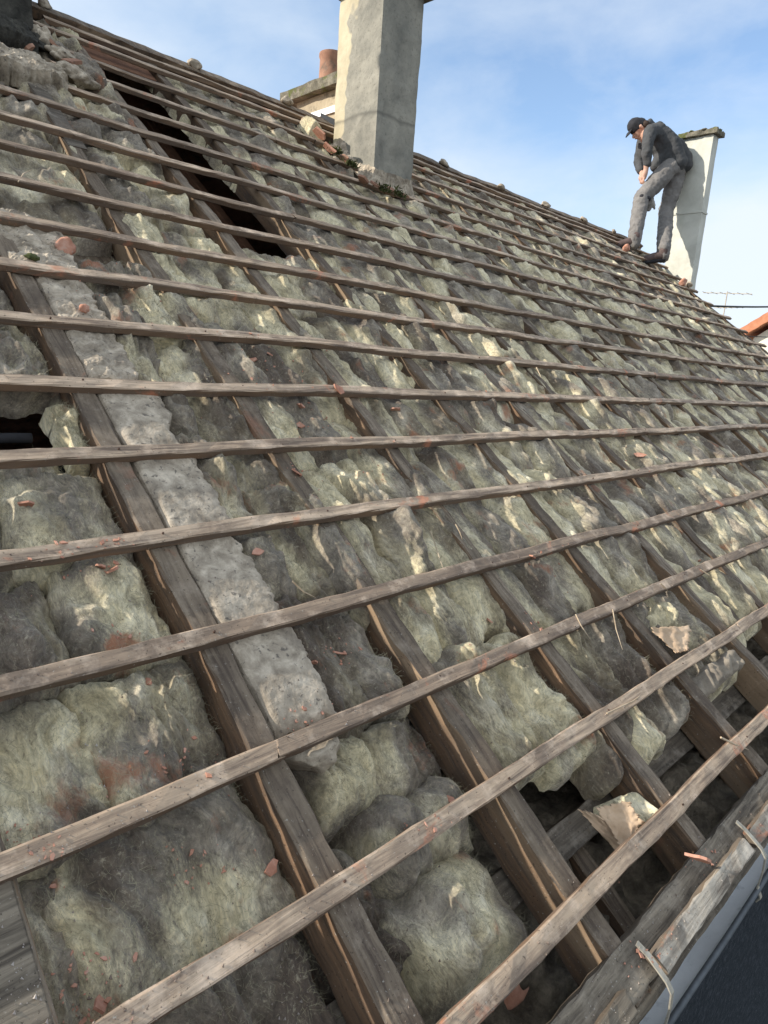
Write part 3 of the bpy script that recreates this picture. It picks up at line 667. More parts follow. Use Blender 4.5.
# ------------------------------------------------------------------ chimneys
def shaft(x0,x1,y0,y1,z0,z1,seed,amp=.006,k=.03):
    """four rough rendered faces as one closed mesh, verts relative to (x0,y0,z0)"""
    w,d=x1-x0,y1-y0;per=[];ns=[max(3,int(w/k)),max(3,int(d/k))]
    for i in range(ns[0]):per.append((w*i/ns[0],0))
    for i in range(ns[1]):per.append((w,d*i/ns[1]))
    for i in range(ns[0]):per.append((w*(1-i/ns[0]),d))
    for i in range(ns[1]):per.append((0,d*(1-i/ns[1])))
    per=np.array(per);m=len(per);nz=max(3,int((z1-z0)/k));V=[]
    for zi in range(nz+1):
        z=(z1-z0)*zi/nz;q=per.copy();c=np.array([w/2,d/2])
        ang=np.arange(m)
        off=amp*fbm(ang*.23+seed,np.full(m,z*5),seed,4);dirs=(q-c)/np.linalg.norm(q-c,axis=1)[:,None]
        q=q+dirs*off[:,None];V.append(np.stack([q[:,0],q[:,1],np.full(m,z)],1))
    V=np.concatenate(V);F=[(i*m+j,i*m+(j+1)%m,(i+1)*m+(j+1)%m,(i+1)*m+j) for i in range(nz) for j in range(m)]
    F+=[tuple(range(m-1,-1,-1)),tuple(nz*m+j for j in range(m))]
    return V,F
def slabcap(name,cx,cy,z,w,d,th,mat,parent,loc0,seed,chip=.02):
    import bmesh
    nx,ny=14,14;V=[];
    X,Y=np.meshgrid(np.linspace(-.5,.5,nx),np.linspace(-.5,.5,ny),indexing='ij')
    e=np.maximum(np.abs(X),np.abs(Y))*2
    j=chip*fbm(X*9+seed,Y*9,seed,3)*(e>.95)
    XX_=X*w*(1+j*2/w*.5);YY_=Y*d*(1+j*2/d*.5)
    top=np.stack([XX_,YY_,th/2+.010*fbm(X*6,Y*6,seed,4)+.02*(1-e**2)],-1).reshape(-1,3);bt=np.stack([XX_,YY_,np.full_like(X,-th/2)+.004*fbm(X*8,Y*8,seed+4,3)],-1).reshape(-1,3)
    per=[i*ny for i in range(nx)]+[(nx-1)*ny+q for q in range(1,ny)]+[i*ny+ny-1 for i in range(nx-2,-1,-1)]+[q for q in range(ny-2,0,-1)]
    N0=len(top);g1=[tuple(f) for f in grid(nx,ny)];g2=[tuple(f[::-1]) for f in grid(nx,ny,N0)]
    F=g1+g2+[(per[i],N0+per[i],N0+per[(i+1)%len(per)],per[(i+1)%len(per)]) for i in range(len(per))]
    return mk(name,np.concatenate([top,bt]),F,mat,parent,(cx-loc0[0],cy-loc0[1],z-loc0[2]))
# tall rendered chimney in the middle
x0,x1,y0,y1=3.035,3.375,3.285,3.68;zb=P(0,3.25,0)[2]-.15
def chim(x0,x1,y0,y1,zb,zt,label,matf,over,capth,capmat,seed,amp=.006):
    loc=np.array([x0,y0,zb]);r=empty('chimney',loc);tag(r,label,'chimney')
    V,F=shaft(x0,x1,y0,y1,zb,zt,seed,amp)
    mk('shaft',V,F,matf,r,(0,0,0))
    slabcap('cap_slab',(x0+x1)/2,(y0+y1)/2,zt+capth/2+.003,x1-x0+2*over,y1-y0+2*over,capth,capmat,r,loc,seed)
    return r,loc
# render material of the tall chimney: grey, turning beige towards the far side at a wavy border
def chimmat():
    m,nt,b=newmat('grey_beige_render');v,tc=coords(nt,rand=False)
    sx=nd(nt,'ShaderNodeSeparateXYZ');nt.links.new(v,sx.inputs[0])
    n1=noise(nt,v,4.5,7,.66,.2);n0=noise(nt,v,2.6,3,.55)
    grey=ramp(nt,n1,[(.3,(0.1802,0.175,0.1496)),(.5,(0.2862,0.27,0.2244)),(.72,(0.4028,0.375,0.308))])
    grey=mix(nt,ramp(nt,noise(nt,v,2.0,5,.6,.8),[(.53,g3(0)),(.66,g3(.8))]),grey,(0.1113,0.108,0.0924))
    grey=mix(nt,ramp(nt,noise(nt,v,55,4,.7),[(.56,g3(0)),(.68,g3(.6))]),grey,(0.1272,0.12,0.0968))
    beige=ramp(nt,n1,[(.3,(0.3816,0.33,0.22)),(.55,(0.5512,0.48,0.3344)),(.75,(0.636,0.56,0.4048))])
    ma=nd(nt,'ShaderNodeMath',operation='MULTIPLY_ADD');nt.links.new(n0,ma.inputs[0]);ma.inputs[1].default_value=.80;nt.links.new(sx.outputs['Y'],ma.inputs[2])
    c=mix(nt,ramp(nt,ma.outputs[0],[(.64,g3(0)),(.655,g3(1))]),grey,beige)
    # soot band where two courses meet
    wv=nd(nt,'ShaderNodeMath',operation='MULTIPLY_ADD');nt.links.new(noise(nt,v,3,3,.5),wv.inputs[0]);wv.inputs[1].default_value=.12;nt.links.new(sx.outputs['Z'],wv.inputs[2])
    c=mix(nt,ramp(nt,wv.outputs[0],[(.60,g3(0)),(.625,g3(.55)),(.64,g3(0))]),c,(0.0742,0.07,0.05984))
    nt.links.new(c,b.inputs['Base Color']);b.inputs['Roughness'].default_value=.95
    p=bump(nt,b,n1,.4,.012);bump(nt,b,noise(nt,v,80,4,.7),.5,.002,p);return m
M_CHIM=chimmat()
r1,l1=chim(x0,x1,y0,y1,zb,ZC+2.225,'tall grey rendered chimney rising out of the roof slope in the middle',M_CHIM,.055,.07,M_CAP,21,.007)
# mortar skirt round its foot
def skirt(u0,u1,vf,vt,seed,mat,name,label,cat):
    mb=[];pts=[];
    path=[(u0-.05,vt+.02),(u0-.055,vf-.05),(u0-.0,vf-.075),(u1+.0,vf-.07),(u1+.05,vf-.045),(u1+.05,vt)]
    P_=[];n=len(path);rs=np.random.default_rng(seed)
    dense=[]
    for a,b in zip(path[:-1],path[1:]):
        k=max(2,int(math.hypot(b[0]-a[0],b[1]-a[1])/.02))
        dense+=[(a[0]+(b[0]-a[0])*i/k,a[1]+(b[1]-a[1])*i/k) for i in range(k)]
    dense.append(path[-1]);cu,cv=(u0+u1)/2,(vf+vt)/2
    V=[];K=6
    for (u,v) in dense:
        du,dv=cu-u,cv-v;L=math.hypot(du,dv);du/=L;dv/=L
        for j in range(K):
            t=j/(K-1);V.append((u+du*.085*t-u0+rs.uniform(-.004,.004),v+dv*.085*t-vf+rs.uniform(-.004,.004),-.035+.09*t**1.6+rs.uniform(-.005,.005)))
    m=len(dense);F=[(i*K+j,(i+1)*K+j,(i+1)*K+j+1,i*K+j+1) for i in range(m-1) for j in range(K-1)]
    F=[f[::-1] for f in F]
    return tag(mk(name,V,F,mat,None,P(u0,vf,0),ROOF,smooth=False),label,cat)
skirt(3.035,3.375,3.33,3.78,4,M_MORT,'mortar_fillet','grey mortar fillet sloping around the foot of the tall chimney','mortar')
# tiles and moss at its foot
def shard(name,c,size,seed,mat,label,cat,group=None,th=.008,rot=None,nrm=(0,0,1),curl=0.):
    rs=np.random.default_rng(seed);k=rs.integers(5,9);an=np.sort(rs.uniform(0,2*pi,k));an=np.linspace(0,2*pi,k,endpoint=False)+rs.uniform(-.3,.3,k)
    rr=size*rs.uniform(.45,1.,k);V=[]
    for s_ in (-.5,.5):
        for a_,r in zip(an,rr):
            x,y=r*cos(a_),r*sin(a_)*.7;V.append((x,y,s_*th+curl*x*x/size))
    F=[tuple(range(k-1,-1,-1)),tuple(range(k,2*k))]+[(i,(i+1)%k,k+(i+1)%k,k+i) for i in range(k)]
    o=mk(name,V,F,mat,None,c,rot or (A+rs.uniform(-.2,.2),rs.uniform(-.2,.2),rs.uniform(0,6)))
    return tag(o,label,cat,group)
tl=[(319,135,.075,'large orange broken tile left of the tall chimney foot'),(330,150,.05,'reddish tile shard low on the left of the tall chimney foot'),(345,160,.04,'dark red tile shard near the left corner of the chimney foot'),(362,180,.05,'rusty tile shard at the front left corner of the chimney foot'),(376,186,.045,'small orange shard in front of the chimney foot'),(390,190,.045,'curled brown tile piece amid moss in front of the chimney foot'),(404,196,.035,'red tile crumb at the front right corner of the chimney foot')]
for i,(x,y,s,lb) in enumerate(tl):
    u,v=bk(x,y,.02);shard('tile_shard',P(u,v,.025),s*1.25,40+i,M_CHIP if i<2 else M_TERRA,lb,'tile piece','broken tiles at the chimney foot',th=.012,rot=(A+.1*(i%3-1),-.5 if i<4 else 0,pi/2+.25 if i<4 else .15))
def tuft(c,r,n,seed,label,leaf=.02):
    rs=np.random.default_rng(seed);V=[];F=[]
    for i in range(n):
        o=rs.normal(size=3)*r*np.array([1,.6,.45]);o[2]=abs(o[2]);d=rs.normal(size=3);d[2]=abs(d[2])+.3;d/=np.linalg.norm(d);w=np.cross(d,rs.normal(size=3));w/=np.linalg.norm(w)+1e-6
        L=leaf*rs.uniform(.4,1.1);q=len(V);V+=[o-w*L*.12,o+w*L*.12,o+d*L*.6+w*L*.16,o+d*L,o+d*L*.6-w*L*.16];F.append((q,q+1,q+2,q+3,q+4))
    return tag(mk('moss_tuft',V,F,M_MOSS,None,c,ROOF),label,'moss','moss at the chimney foot')
for i,(x,y,lb) in enumerate([(336,150,'leafy green moss tuft on the left side of the tall chimney foot'),(352,163,'green weed tuft in the left corner of the tall chimney foot'),(384,188,'low moss tuft in front of the tall chimney'),(400,193,'moss tuft at the front right of the tall chimney foot')]):
    u,v=bk(x,y,.03);tuft(P(u,v,.01),.026,130,70+i,lb,.03)
# yellow wool tuft and dark half round sheet by the chimney
u,v=bk(316,122,.05);batt(u-.07,u+.05,v-.06,v+.06,.0,.07,88,fresh=.9,grime=-.6,label='pale yellow wool lump beside the dark curved flashing near the tall chimney',pin=False,res=.007,folds=1.2)
def halfdisc():
    c=at(320.5,113,4.62);ax=at(338,121,4.62)-c;ay=at(322,138,4.62)-c
    pr_=[(0,0),(1,.0),(1.02,.25),(.95,.5),(.8,.72),(.55,.9),(.25,1.0),(.0,.95)]
    nrm=np.cross(ax,ay);nrm/=np.linalg.norm(nrm);n=len(pr_);V=[]
    for s_ in(-.004,.004): V+=[ax*x+ay*y+nrm*(s_+.02*x*(1-x)) for x,y in pr_]
    F=[tuple(range(n)),tuple(range(2*n-1,n-1,-1))]+[(i,n+i,n+(i+1)%n,(i+1)%n) for i in range(n)]
    return V,F,c
V,F,c=halfdisc()
tag(mk('flashing',V,F,M_DARKSH,None,c),'dark grey rounded flashing piece standing by the tall chimney','flashing')
# right chimney
X0=8.1
r2,l2=chim(8.1,8.245,3.335,3.665,P(0,3.2,0)[2]-.7,ZC+2.72,'slim whitewashed chimney at the roof end behind the crouched over worker',M_PALE,.045,.05,M_CAP,22,.003)
mb=MB();mb.box((.0725,.165,ZC+1.93-l2[2]),(.16,.345,.02));mb.build('joint_band',M_PALE,r2)
# rough edge stones on its cap
for i in range(9):
    a=i/9*2*pi;o=rock('cap_stone',(.0725+.11*cos(a),.165+.19*sin(a),ZC+2.775-l2[2]),.03,300+i,M_CAP,None,None,sq=(1.2,1.2,.5),sub=2,rot=(0,0,a));o.parent=r2
# back stack with a pot
xs0,xs1,ys0,ys1=3.5,3.86,4.0,4.71;zs=ZR-.6
locs=np.array([xs0,ys0,zs]);r3=empty('chimney_stack',locs);tag(r3,'low wide beige chimney stack with one clay pot behind the ridge','chimney')
V,F=shaft(xs0,xs1,ys0,ys1,zs,ZC+1.965,23,.008);mk('shaft',V,F,M_STACK,r3,(0,0,0))
slabcap('cap_slab',(xs0+xs1)/2+.0,(ys0+ys1)/2+.02,ZC+2.005,xs1-xs0+.14,ys1-ys0+.22,.075,M_CAP,r3,locs,24,.012)
mb=MB();px,py=3.62-xs0,4.455-ys0;z0_=ZC+2.040-zs
mb.tube([(px,py,z0_+t) for t in(0,.02,.1,.2,.215,.24)],[.104,.096,.093,.090,.098,.097],20,cap=False)
mb.tube([(px,py,z0_+t) for t in(.24,.2,.02)],[.078,.074,.074],20,cap=False)
mb.build('chimney_pot',M_TERRA,r3,smooth=True)
mb=MB();mb.box((-.012,.34,ZC+1.83-zs),(.008,.62,.045));mb.build('flashing_strip',M_ZINC,r3)
# sooty stack at top left
mbx=bk(22,40,.0)
def leftstack():
    loc=P(.75,3.62,-.05);x0_,x1_=.55,1.20
    V,F=shaft(x0_,x1_,loc[1]+.02,loc[1]+.8,loc[2]-.3,loc[2]+1.6,27,.03,.05)
    r=empty('chimney_stack',(x0_,loc[1]+.02,loc[2]-.3));tag(r,'dark sooty roughcast stack at the top left corner','chimney')
    mk('shaft',V,F,M_DARKST,r,(0,0,0))
    slabcap('cap_slab',(x0_+x1_)/2,loc[1]+.42,loc[2]+1.64,.8,.95,.07,M_CAP,r,np.array([x0_,loc[1]+.02,loc[2]-.3]),28)
leftstack()
ua,va=bk(0,58,.02);ub,vb=bk(84,86,.02)
slab('mortar_ledge',ua-.35,ub-.05,min(va,vb)-.03,min(va,vb)+.14,.035,.09,61,M_MORT,'long crumbly bluish grey mortar ledge below the sooty stack','mortar',amp=.012,edge=.02,fr=20,group='mortar chunks by the sooty stack')
ua,va=bk(0,30,.02);ub,vb=bk(36,44,.02)
slab('mortar_ledge',ua-.35,ub+.0,min(va,vb)-.03,min(va,vb)+.16,.05,.1,62,M_DARKST,'dark rough mortar ledge at the very foot of the sooty stack','mortar',amp=.014,edge=.02,fr=20,group='mortar chunks by the sooty stack')
for i,(x,y,r,sq,lb,mt) in enumerate([
 (76,74,.07,(1.3,.7,.6),'mortar lump at the right end under the sooty stack',M_MORT),
 (18,33,.10,(1.6,.6,.5),'dark mortar ledge at the foot of the sooty stack',M_DARKST),
 (42,38,.055,(1,1,.9),'rounded grey stone at the right foot of the sooty stack',M_MORT),
 (62,52,.05,(1.2,.8,.6),'flat grey stone amid red tile bits near the sooty stack',M_MORT)]):
    u,v=bk(x,y,.02);rock('mortar_chunk',P(u,v,.01),r,120+i,mt,lb,'mortar','mortar chunks by the sooty stack',sq=sq,sub=4,amp=.8)
for i,(x,y,lb) in enumerate([(30,47,'red tile sliver under the sooty stack, left one'),(70,60,'red tile sliver under the sooty stack, right one'),(55,45,'dark red tile sliver close to the sooty stack')]):
    u,v=bk(x,y,.02);shard('tile_shard',P(u,v,.015),.06,140+i,M_TERRA,lb,'tile piece','red tile slivers by the sooty stack',th=.014)
for i,(x,y,w,hh,f,lb) in enumerate([(60,22,.17,.16,.2,'grey matted wool clump at the left start of the ridge'),(72,36,.16,.18,.1,'rounded grey wool clump just below the ridge at left'),(88,62,.15,.3,.1,'wool clump above the long dark hole, left side'),(60,85,.26,.26,.5,'pale yellow shaggy wool under the mortar lumps at upper left'),(120,105,.14,.5,.35,'pale wool edge along the left side of the long dark hole'),(30,100,.2,.2,.1,'grey wool beside the narrow slate at upper left')]):
    u,v=bk(x,y,0);batt(u-w/2,u+w/2,v-hh/2,v+hh/2,-.09,.10,700+i,fresh=f,label=lb,folds=.9,res=.008)
V,F=sweep(.5,.07,.008,1,779,seg=.05);u,v=bk(52,112,-.03)
tag(mk('slate',V,F,M_PLATE,None,P(u,v-.3,-.018),ROOF),'narrow grey slate strip between wool pieces at upper left','slate')
# ------------------------------------------------------------------ orange tile chips and small bits on the wool
chips=[(297,473,.022,'orange clay chip, the roundest, on wool above the fifth batten'),(341,652,.016,'orange clay chip on wool between third and fourth battens, mid left'),(27,506,.018,'leaf shaped orange chip near the left edge'),(104,553,.013,'orange chip just under the fifth batten, left of a twin'),(118,556,.016,'pinkish orange chip just under the fifth batten, right of its twin'),(259,550,.012,'star shaped orange chip on dark wool right of the mortar'),(298,410,.016,'orange clay chip, left of a cluster under the seventh batten'),(328,408,.024,'long orange clay chip in the cluster under the seventh batten'),(300,425,.014,'dull orange chip below the cluster under the seventh batten'),(256,347,.018,'orange clay chip below the eighth batten, left one'),(272,348,.012,'orange clay chip below the eighth batten, right one'),(272,866,.014,'flat orange chip on wool near the second batten at bottom'),(451,798,.009,'tiny orange flake on the dark folded wool'),(634,461,.022,'dark red clay chip on pale wool right of centre'),(520,570,.014,'small orange chip between third and fifth battens, centre right'),(98,1004,.014,'pink flake at the bottom left edge'),(312,666,.010,'pale pink flake right of the mortar strip'),(156,666,.012,'pink flake just below the fourth batten at left'),(420,540,.012,'faint orange chip left of the second rafter right of the mortar'),(401,400,.018,'orange shard just below the seventh batten, centre left'),(700,560,.01,'tan chip on wool near the right side'),(489,620,.014,'slim orange flake on grey wool above the third batten'),(352,394,.014,'brownish orange chip touching the seventh batten')]
import bmesh
def wool_top(u,v):
    return -.03
from mathutils.bvhtree import BVHTree
bpy.context.view_layer.update()
def drop_n(u,v,obs):
    """height of the highest surface under (u,v) along the roof normal"""
    best=-.3
    o=Vector(P(u,v,.3));d=-Vector(NN)
    ok,loc,nr,ix,ob,mt=scn.ray_cast(DG,o,d)
    if ok:
        L=np.array(loc)-C0;best=float(L@NN+1.0);return best,np.array(nr)
    return best,np.array(NN)
DG=bpy.context.evaluated_depsgraph_get()
for i,(x,y,s,lb) in enumerate(chips):
    u,v=bk(x,y,-.04);n_,_=drop_n(u,v,None)
    u,v=bk(x,y,n_+.004);n_,_=drop_n(u,v,None)
    shard('tile_chip',P(u,v,n_+.004),s*1.4,500+i,M_CHIP,lb,'tile chip','orange chips of broken tile',th=.004,curl=.15)
# loose tile at the eave
u,v=bk(697,861,.0);shard('tile_chip',P(u,v,.012),.035,560,M_CHIP,'upright splinter of orange tile on the eave board','tile chip','orange chips of broken tile',th=.006,rot=(A+.2,.1,1.9))
# grit: thousands of crumbs over wool and timber
def grit():
    rs=np.random.default_rng(3);V=[];F=[];k=0
    for _ in range(5200):
        x=rs.uniform(-20,790);y=rs.uniform(330,1040)
        if rs.uniform()>((y-250)/800)**.7:continue
        u,v=bk(x,y,-.03)
        if v<-.34 or u<.05:continue
        if float(pn(u*4,v*4,71))<-.15 and rs.uniform()<.75:continue
        n_,nr=drop_n(u,v,None)
        if n_<-.2:continue
        s=.0006*(1+rs.exponential(.8));s=min(s,.0022)*min(1.6,max(1,dist(u,v)*.7));Q=P(u,v,n_+s*.3)
        q=rs.normal(size=(4,3));q/=np.linalg.norm(q,axis=1)[:,None]
        tet=np.array([[1,1,1],[-1,-1,1],[-1,1,-1],[1,-1,-1]])*s*rs.uniform(.5,1.1,(4,1))+rs.normal(size=(4,3))*s*.2
        V+=list(tet+Q);F+=[(k,k+1,k+2),(k,k+3,k+1),(k,k+2,k+3),(k+1,k+3,k+2)];k+=4
    o=mk('grit',V,F,M_CRUMB,None);tag(o,'fine grit and crumbs scattered over wool and timber','grit',kind='stuff')
grit()
def crumbs():
    rs=np.random.default_rng(8);V=[];F=[];k=0
    cl=[(300,410,30),(335,425,25),(290,360,22),(265,385,18),(300,470,12),(380,470,14),(120,632,14),(30,830,12),(45,860,10),(95,960,24),(90,1000,18),(205,860,20),(330,395,20),(245,345,14),(115,555,10),(480,400,30),(640,455,16),(560,560,22),(350,650,16),(470,650,12),(110,290,20),(140,310,16),(690,860,14),(640,960,18),(420,830,10),(300,720,14),(180,760,30),(700,420,30),(540,620,14),(60,560,20)]
    for x0,y0,sg in cl:
        for _ in range(int(9+sg*.7)):
            x,y=x0+rs.normal()*sg,y0+rs.normal()*sg*.6
            u,v=bk(x,y,-.03)
            if v<-.34 or u<.05:continue
            n_,nr=drop_n(u,v,None)
            if n_<-.2:continue
            s=min(.0018+rs.exponential(.0016),.008);Q=P(u,v,n_+.001);a=rs.uniform(0,6);kk=rs.integers(4,6)
            t1=np.array([cos(a),sin(a)*cos(A),sin(a)*sin(A)]);t2=np.cross(NN,t1)
            ang=np.linspace(0,2*pi,kk,endpoint=False)+rs.uniform(-.4,.4,kk);r=s*rs.uniform(.5,1,kk);h=NN*s*.35
            tl=NN*rs.uniform(-.3,.3)
            b=[Q+t1*q*cos(w)+t2*q*.6*sin(w)+tl*q*cos(w) for q,w in zip(r,ang)]
            V+=b+[p+h for p in b];F+=[tuple(k+kk+i for i in range(kk)),tuple(k+i for i in range(kk-1,-1,-1))]+[(k+i,k+(i+1)%kk,k+kk+(i+1)%kk,k+kk+i) for i in range(kk)];k+=2*kk
    o=mk('tile_crumbs',V,F,M_CHIP,None);tag(o,'orange crumbs of broken tile strewn in clusters over the wool','crumbs',kind='stuff')
crumbs()
def fibres():
    rs=np.random.default_rng(5);V=[];F=[];k=0
    near=[(d,s) for d,s in wool_samples if d<2.6]
    for d,s in near:
        m=int(min(2200,1500/max(.8,d)**.8));ii=rs.integers(0,len(s),m)
        for (u,v,n) in s[ii]:
            if n>-.026 and min(abs(v-b) for b in BV)<.03:continue
            L=rs.uniform(.006,.024);w=.0002*max(1,d*.8)
            p=P(u,v,n-.001);dr=rs.normal(size=3);dr-=NN*(dr@NN)*.6;dr/=np.linalg.norm(dr)
            if dr@NN<0:dr-=2*NN*(dr@NN)
            sd=np.cross(dr,NN);sd/=np.linalg.norm(sd)+1e-9;bend=rs.normal(size=3)*L*.25
            a=p;b=p+dr*L*.5+bend*.6+NN*L*.12;c=p+dr*L+bend*.2
            V+=[a-sd*w,a+sd*w,b+sd*w,b-sd*w,c];F+=[(k,k+1,k+2,k+3),(k+3,k+2,k+4)];k+=5
    o=mk('wool_fibres',V,F,M_FIBRE,None);tag(o,'loose glass fibres fraying off the near wool surfaces','fibres',kind='stuff')
fibres()
# splinters
def splinter(p0,p1,r,label,i):
    p0=np.array(p0);p1=np.array(p1);mid=(p0+p1)/2+rng.normal(size=3)*.004
    mb=MB();mb.tube([p0-p0,mid-p0,p1-p0],[r,r*.9,r*.25],5);tag(mb.build('splinter',M_STRAW,None,p0),label,'splinter','split wood splinters')
sp=[((430,532),(445,576),.0016,'thin splinter hanging left below the third batten at centre right'),((455,510+15),(462,540),.002,'short splinter hanging from the third batten near its middle'),((292,582),(315,598),.002,'pale splinter lying on dark wool above the fourth batten'),((575,615),(590,640),.002,'slim splinter dangling below the third batten at right'),((612,610),(622,650),.0016,'twig hanging under the third batten at right'),((660,584),(668,592),.002,'curled splinter peeling off the third batten near the right edge'),((700,560+10),(712,580),.0016,'small splinter under the fourth batten near the right edge'),((606,714),(648,690),.0022,'long pale splinter lying across the second batten'),((536,368),(541,378),.003,'broken batten sliver standing on the eighth batten at centre'),((720,738),(748,750),.003,'splinter wedge lying by the eave at right'),((18,183),(32,170),.002,'small twig at the upper left edge')]
for i,((xa,ya),(xb,yb),r,lb) in enumerate(sp):
    ua,va=bk(xa,ya,.0);ub,vb=bk(xb,yb,-.01);splinter(P(ua,va,.003),P(ub,vb,-.008),r,lb,i)
# ------------------------------------------------------------------ kraft paper scraps and torn wool at lower right
def sheet(name,corners,mat,label,cat,seed,amp=.012,n=26,th=.0015,group=None,jag=.006):
    c=[np.array(q,float) for q in corners];o0=sum(c)/4
    S,T_=np.meshgrid(np.linspace(0,1,n),np.linspace(0,1,n),indexing='ij')
    B=(1-S)[...,None]*(1-T_)[...,None]*c[0]+S[...,None]*(1-T_)[...,None]*c[1]+S[...,None]*T_[...,None]*c[2]+(1-S)[...,None]*T_[...,None]*c[3]
    nr=np.cross(c[1]-c[0],c[3]-c[0]);nr/=np.linalg.norm(nr)
    if nr@NN<0:nr=-nr
    z=amp*(ridge(S*2.2+seed,T_*2.2,seed,3)-.6)+amp*.5*fbm(S*3,T_*3,seed+2,3)
    e1=(c[1]-c[0])/np.linalg.norm(c[1]-c[0]);e2=(c[3]-c[0])/np.linalg.norm(c[3]-c[0])
    ed=np.maximum(np.abs(2*S-1),np.abs(2*T_-1))**6
    B=B+z[...,None]*nr+(jag*fbm(S*9+seed,T_*9,seed+5,3)*ed)[...,None]*(e1+e2)
    top=(B-o0).reshape(-1,3);bt=top-nr*th
    per=[i*n for i in range(n)]+[(n-1)*n+q for q in range(1,n)]+[i*n+n-1 for i in range(n-2,-1,-1)]+[q for q in range(n-2,0,-1)]
    N0=len(top);F=[tuple(f) for f in grid(n,n)]+[tuple(f[::-1]) for f in grid(n,n,N0)]+[(per[i],N0+per[i],N0+per[(i+1)%len(per)],per[(i+1)%len(per)]) for i in range(len(per))]
    return tag(mk(name,np.concatenate([top,bt]),F,mat,None,o0,smooth=True),label,cat,group)
def pp(x,y,n): return P(*bk(x,y,n),n)
sheet('paper_scrap',[pp(596,808,-.05),pp(628,801,-.02),pp(642,822,-.02),pp(624,852,-.05)],M_PAPER,'tan kraft paper flap on the yellow wool scrap, upper one','paper',3,.003)
sheet('paper_scrap',[pp(578,809,-.07),pp(598,815,-.05),pp(636,845,-.05),pp(622,858,-.08)],M_PAPER,'long pointed tan kraft paper flap on the yellow wool scrap, lower one','paper',4,.003)
ua,va=bk(640,815,-.07);ub,vb=0,0
batt(ua-.07,ua+.03,va-.04,va+.045,-.10,.055,90,fresh=1.0,grime=-.6,label='bright yellow-green wool scrap under the kraft paper flaps',pin=False,freshedge=.6,folds=1.6,edge=.02,rust=-.3)
sheet('paper_scrap',[pp(650,628,-.01),pp(690,626,.0),pp(688,650,-.01),pp(676,654,-.02)],M_PAPER,'pale torn kraft paper on yellow wool near the right side','paper',5,.004)
u,v=bk(668,618,-.03);batt(u-.09,u+.09,v-.035,v+.05,-.07,.07,92,fresh=.9,grime=-.5,label='yellow torn wool clump above the pale torn kraft paper',folds=1.8,rust=-.3)
ua,va=bk(688,668,-.02);ub,vb=bk(752,668,-.02)
batt(min(ua,ub)-.02,max(ua,ub)+.02,(va+vb)/2-.035,(va+vb)/2+.03,-.045,.05,97,label='crumpled grimy brown paper draped over the rafter at right',mat=M_GPAPER,pin=False,name='crumpled_paper',group=None,cat='paper',folds=1.5,edge=.01)
u,v=bk(630,728,-.06);batt(u-.20,u+.12,v-.085,v+.07,-.12,.09,93,fresh=.2,grime=0.,label='torn wool block end between two rafters at lower right',folds=1.4,freshedge=.8)
u,v=bk(745,520,-.03)
# debris clumps along the ridge
for i in range(26):
    uu=1.4+i*.25+rng.uniform(-.1,.1)
    if 2.95<uu<3.45:continue
    w_=rng.uniform(.05,.14)
    if i%3==0: o=rock('mortar_chunk',P(uu,RIDGE+rng.uniform(-.02,.02),.03),rng.uniform(.025,.05),800+i,M_MORT,f'small mortar lump left on the ridge, {ORD[i//3+1]} from the left','mortar','mortar lumps left on the ridge',sq=(1.4,1,.7),sub=3)
# ------------------------------------------------------------------ ground and surroundings
def ground():
    n=160;R=np.concatenate([np.linspace(-30,30,121),np.linspace(32,1500,40)]);R=np.concatenate([-np.linspace(32,1500,40)[::-1],R])
    X,Y=np.meshgrid(R,R,indexing='ij');Z=.02*fbm(X*.4,Y*.4,3,3)*(np.abs(X)<31)*(np.abs(Y)<31)
    o=mk('ground',np.stack([X,Y,Z],-1).reshape(-1,3),grid(len(R),len(R)),M_GROUND,None);o['kind']='structure'
ground()
mb=MB();mb.box((3.5,yw-.42,.06),(12,.8,.12));o=mb.build('pavement',M_PAVE);o['kind']='structure'
# neighbour house at right
nh=empty('house',(18,3,0));tag(nh,'cream neighbour house with an orange tiled roof at the right edge','house')
ye,ze,ya,za=6.15,ZC+1.28,3.0,ZC+3.45
V=[(x,y-3,z) for x in(.3,9) for y,z in((ye-.35,0),(-ye+6+.35,0),(-ye+6+.35,ze),(0+3,za-.1),(ye-.35,ze))]
mk('wall',V,[(4,3,2,1,0),(5,6,7,8,9)]+[(i,(i+1)%5,5+(i+1)%5,5+i) for i in range(5)],M_CREAM,nh)
for sg in (1,-1):
    nx,ny=60,40;X,T_=np.meshgrid(np.linspace(0,9.3,nx),np.linspace(0,1,ny),indexing='ij')
    Y=sg*T_*(ye-3);Z=za+.12-T_*(za-ze)+.03*np.abs(np.sin(X*9))+.02*((T_*12)%1)
    top=np.stack([X,Y,Z],-1).reshape(-1,3);bt=top.copy();bt[:,2]-=.24
    per=[i*ny for i in range(nx)]+[(nx-1)*ny+q for q in range(1,ny)]+[i*ny+ny-1 for i in range(nx-2,-1,-1)]+[q for q in range(ny-2,0,-1)]
    N0=len(top);F=[tuple(f) for f in grid(nx,ny)]+[tuple(f[::-1]) for f in grid(nx,ny,N0)]+[(per[i],N0+per[i],N0+per[(i+1)%len(per)],per[(i+1)%len(per)]) for i in range(len(per))]
    mk('roof',np.concatenate([top,bt]),F,M_ROOFT,nh,(0,0,0))
mb=MB();mb.box((.29,-.8,5.2),(.06,1.,1.2));w=mb.build('window',M_PALE,nh);mb=MB();mb.box((.255,-.8,5.2),(.02,.85,1.05));mb.build('pane',M_GLASS,w)
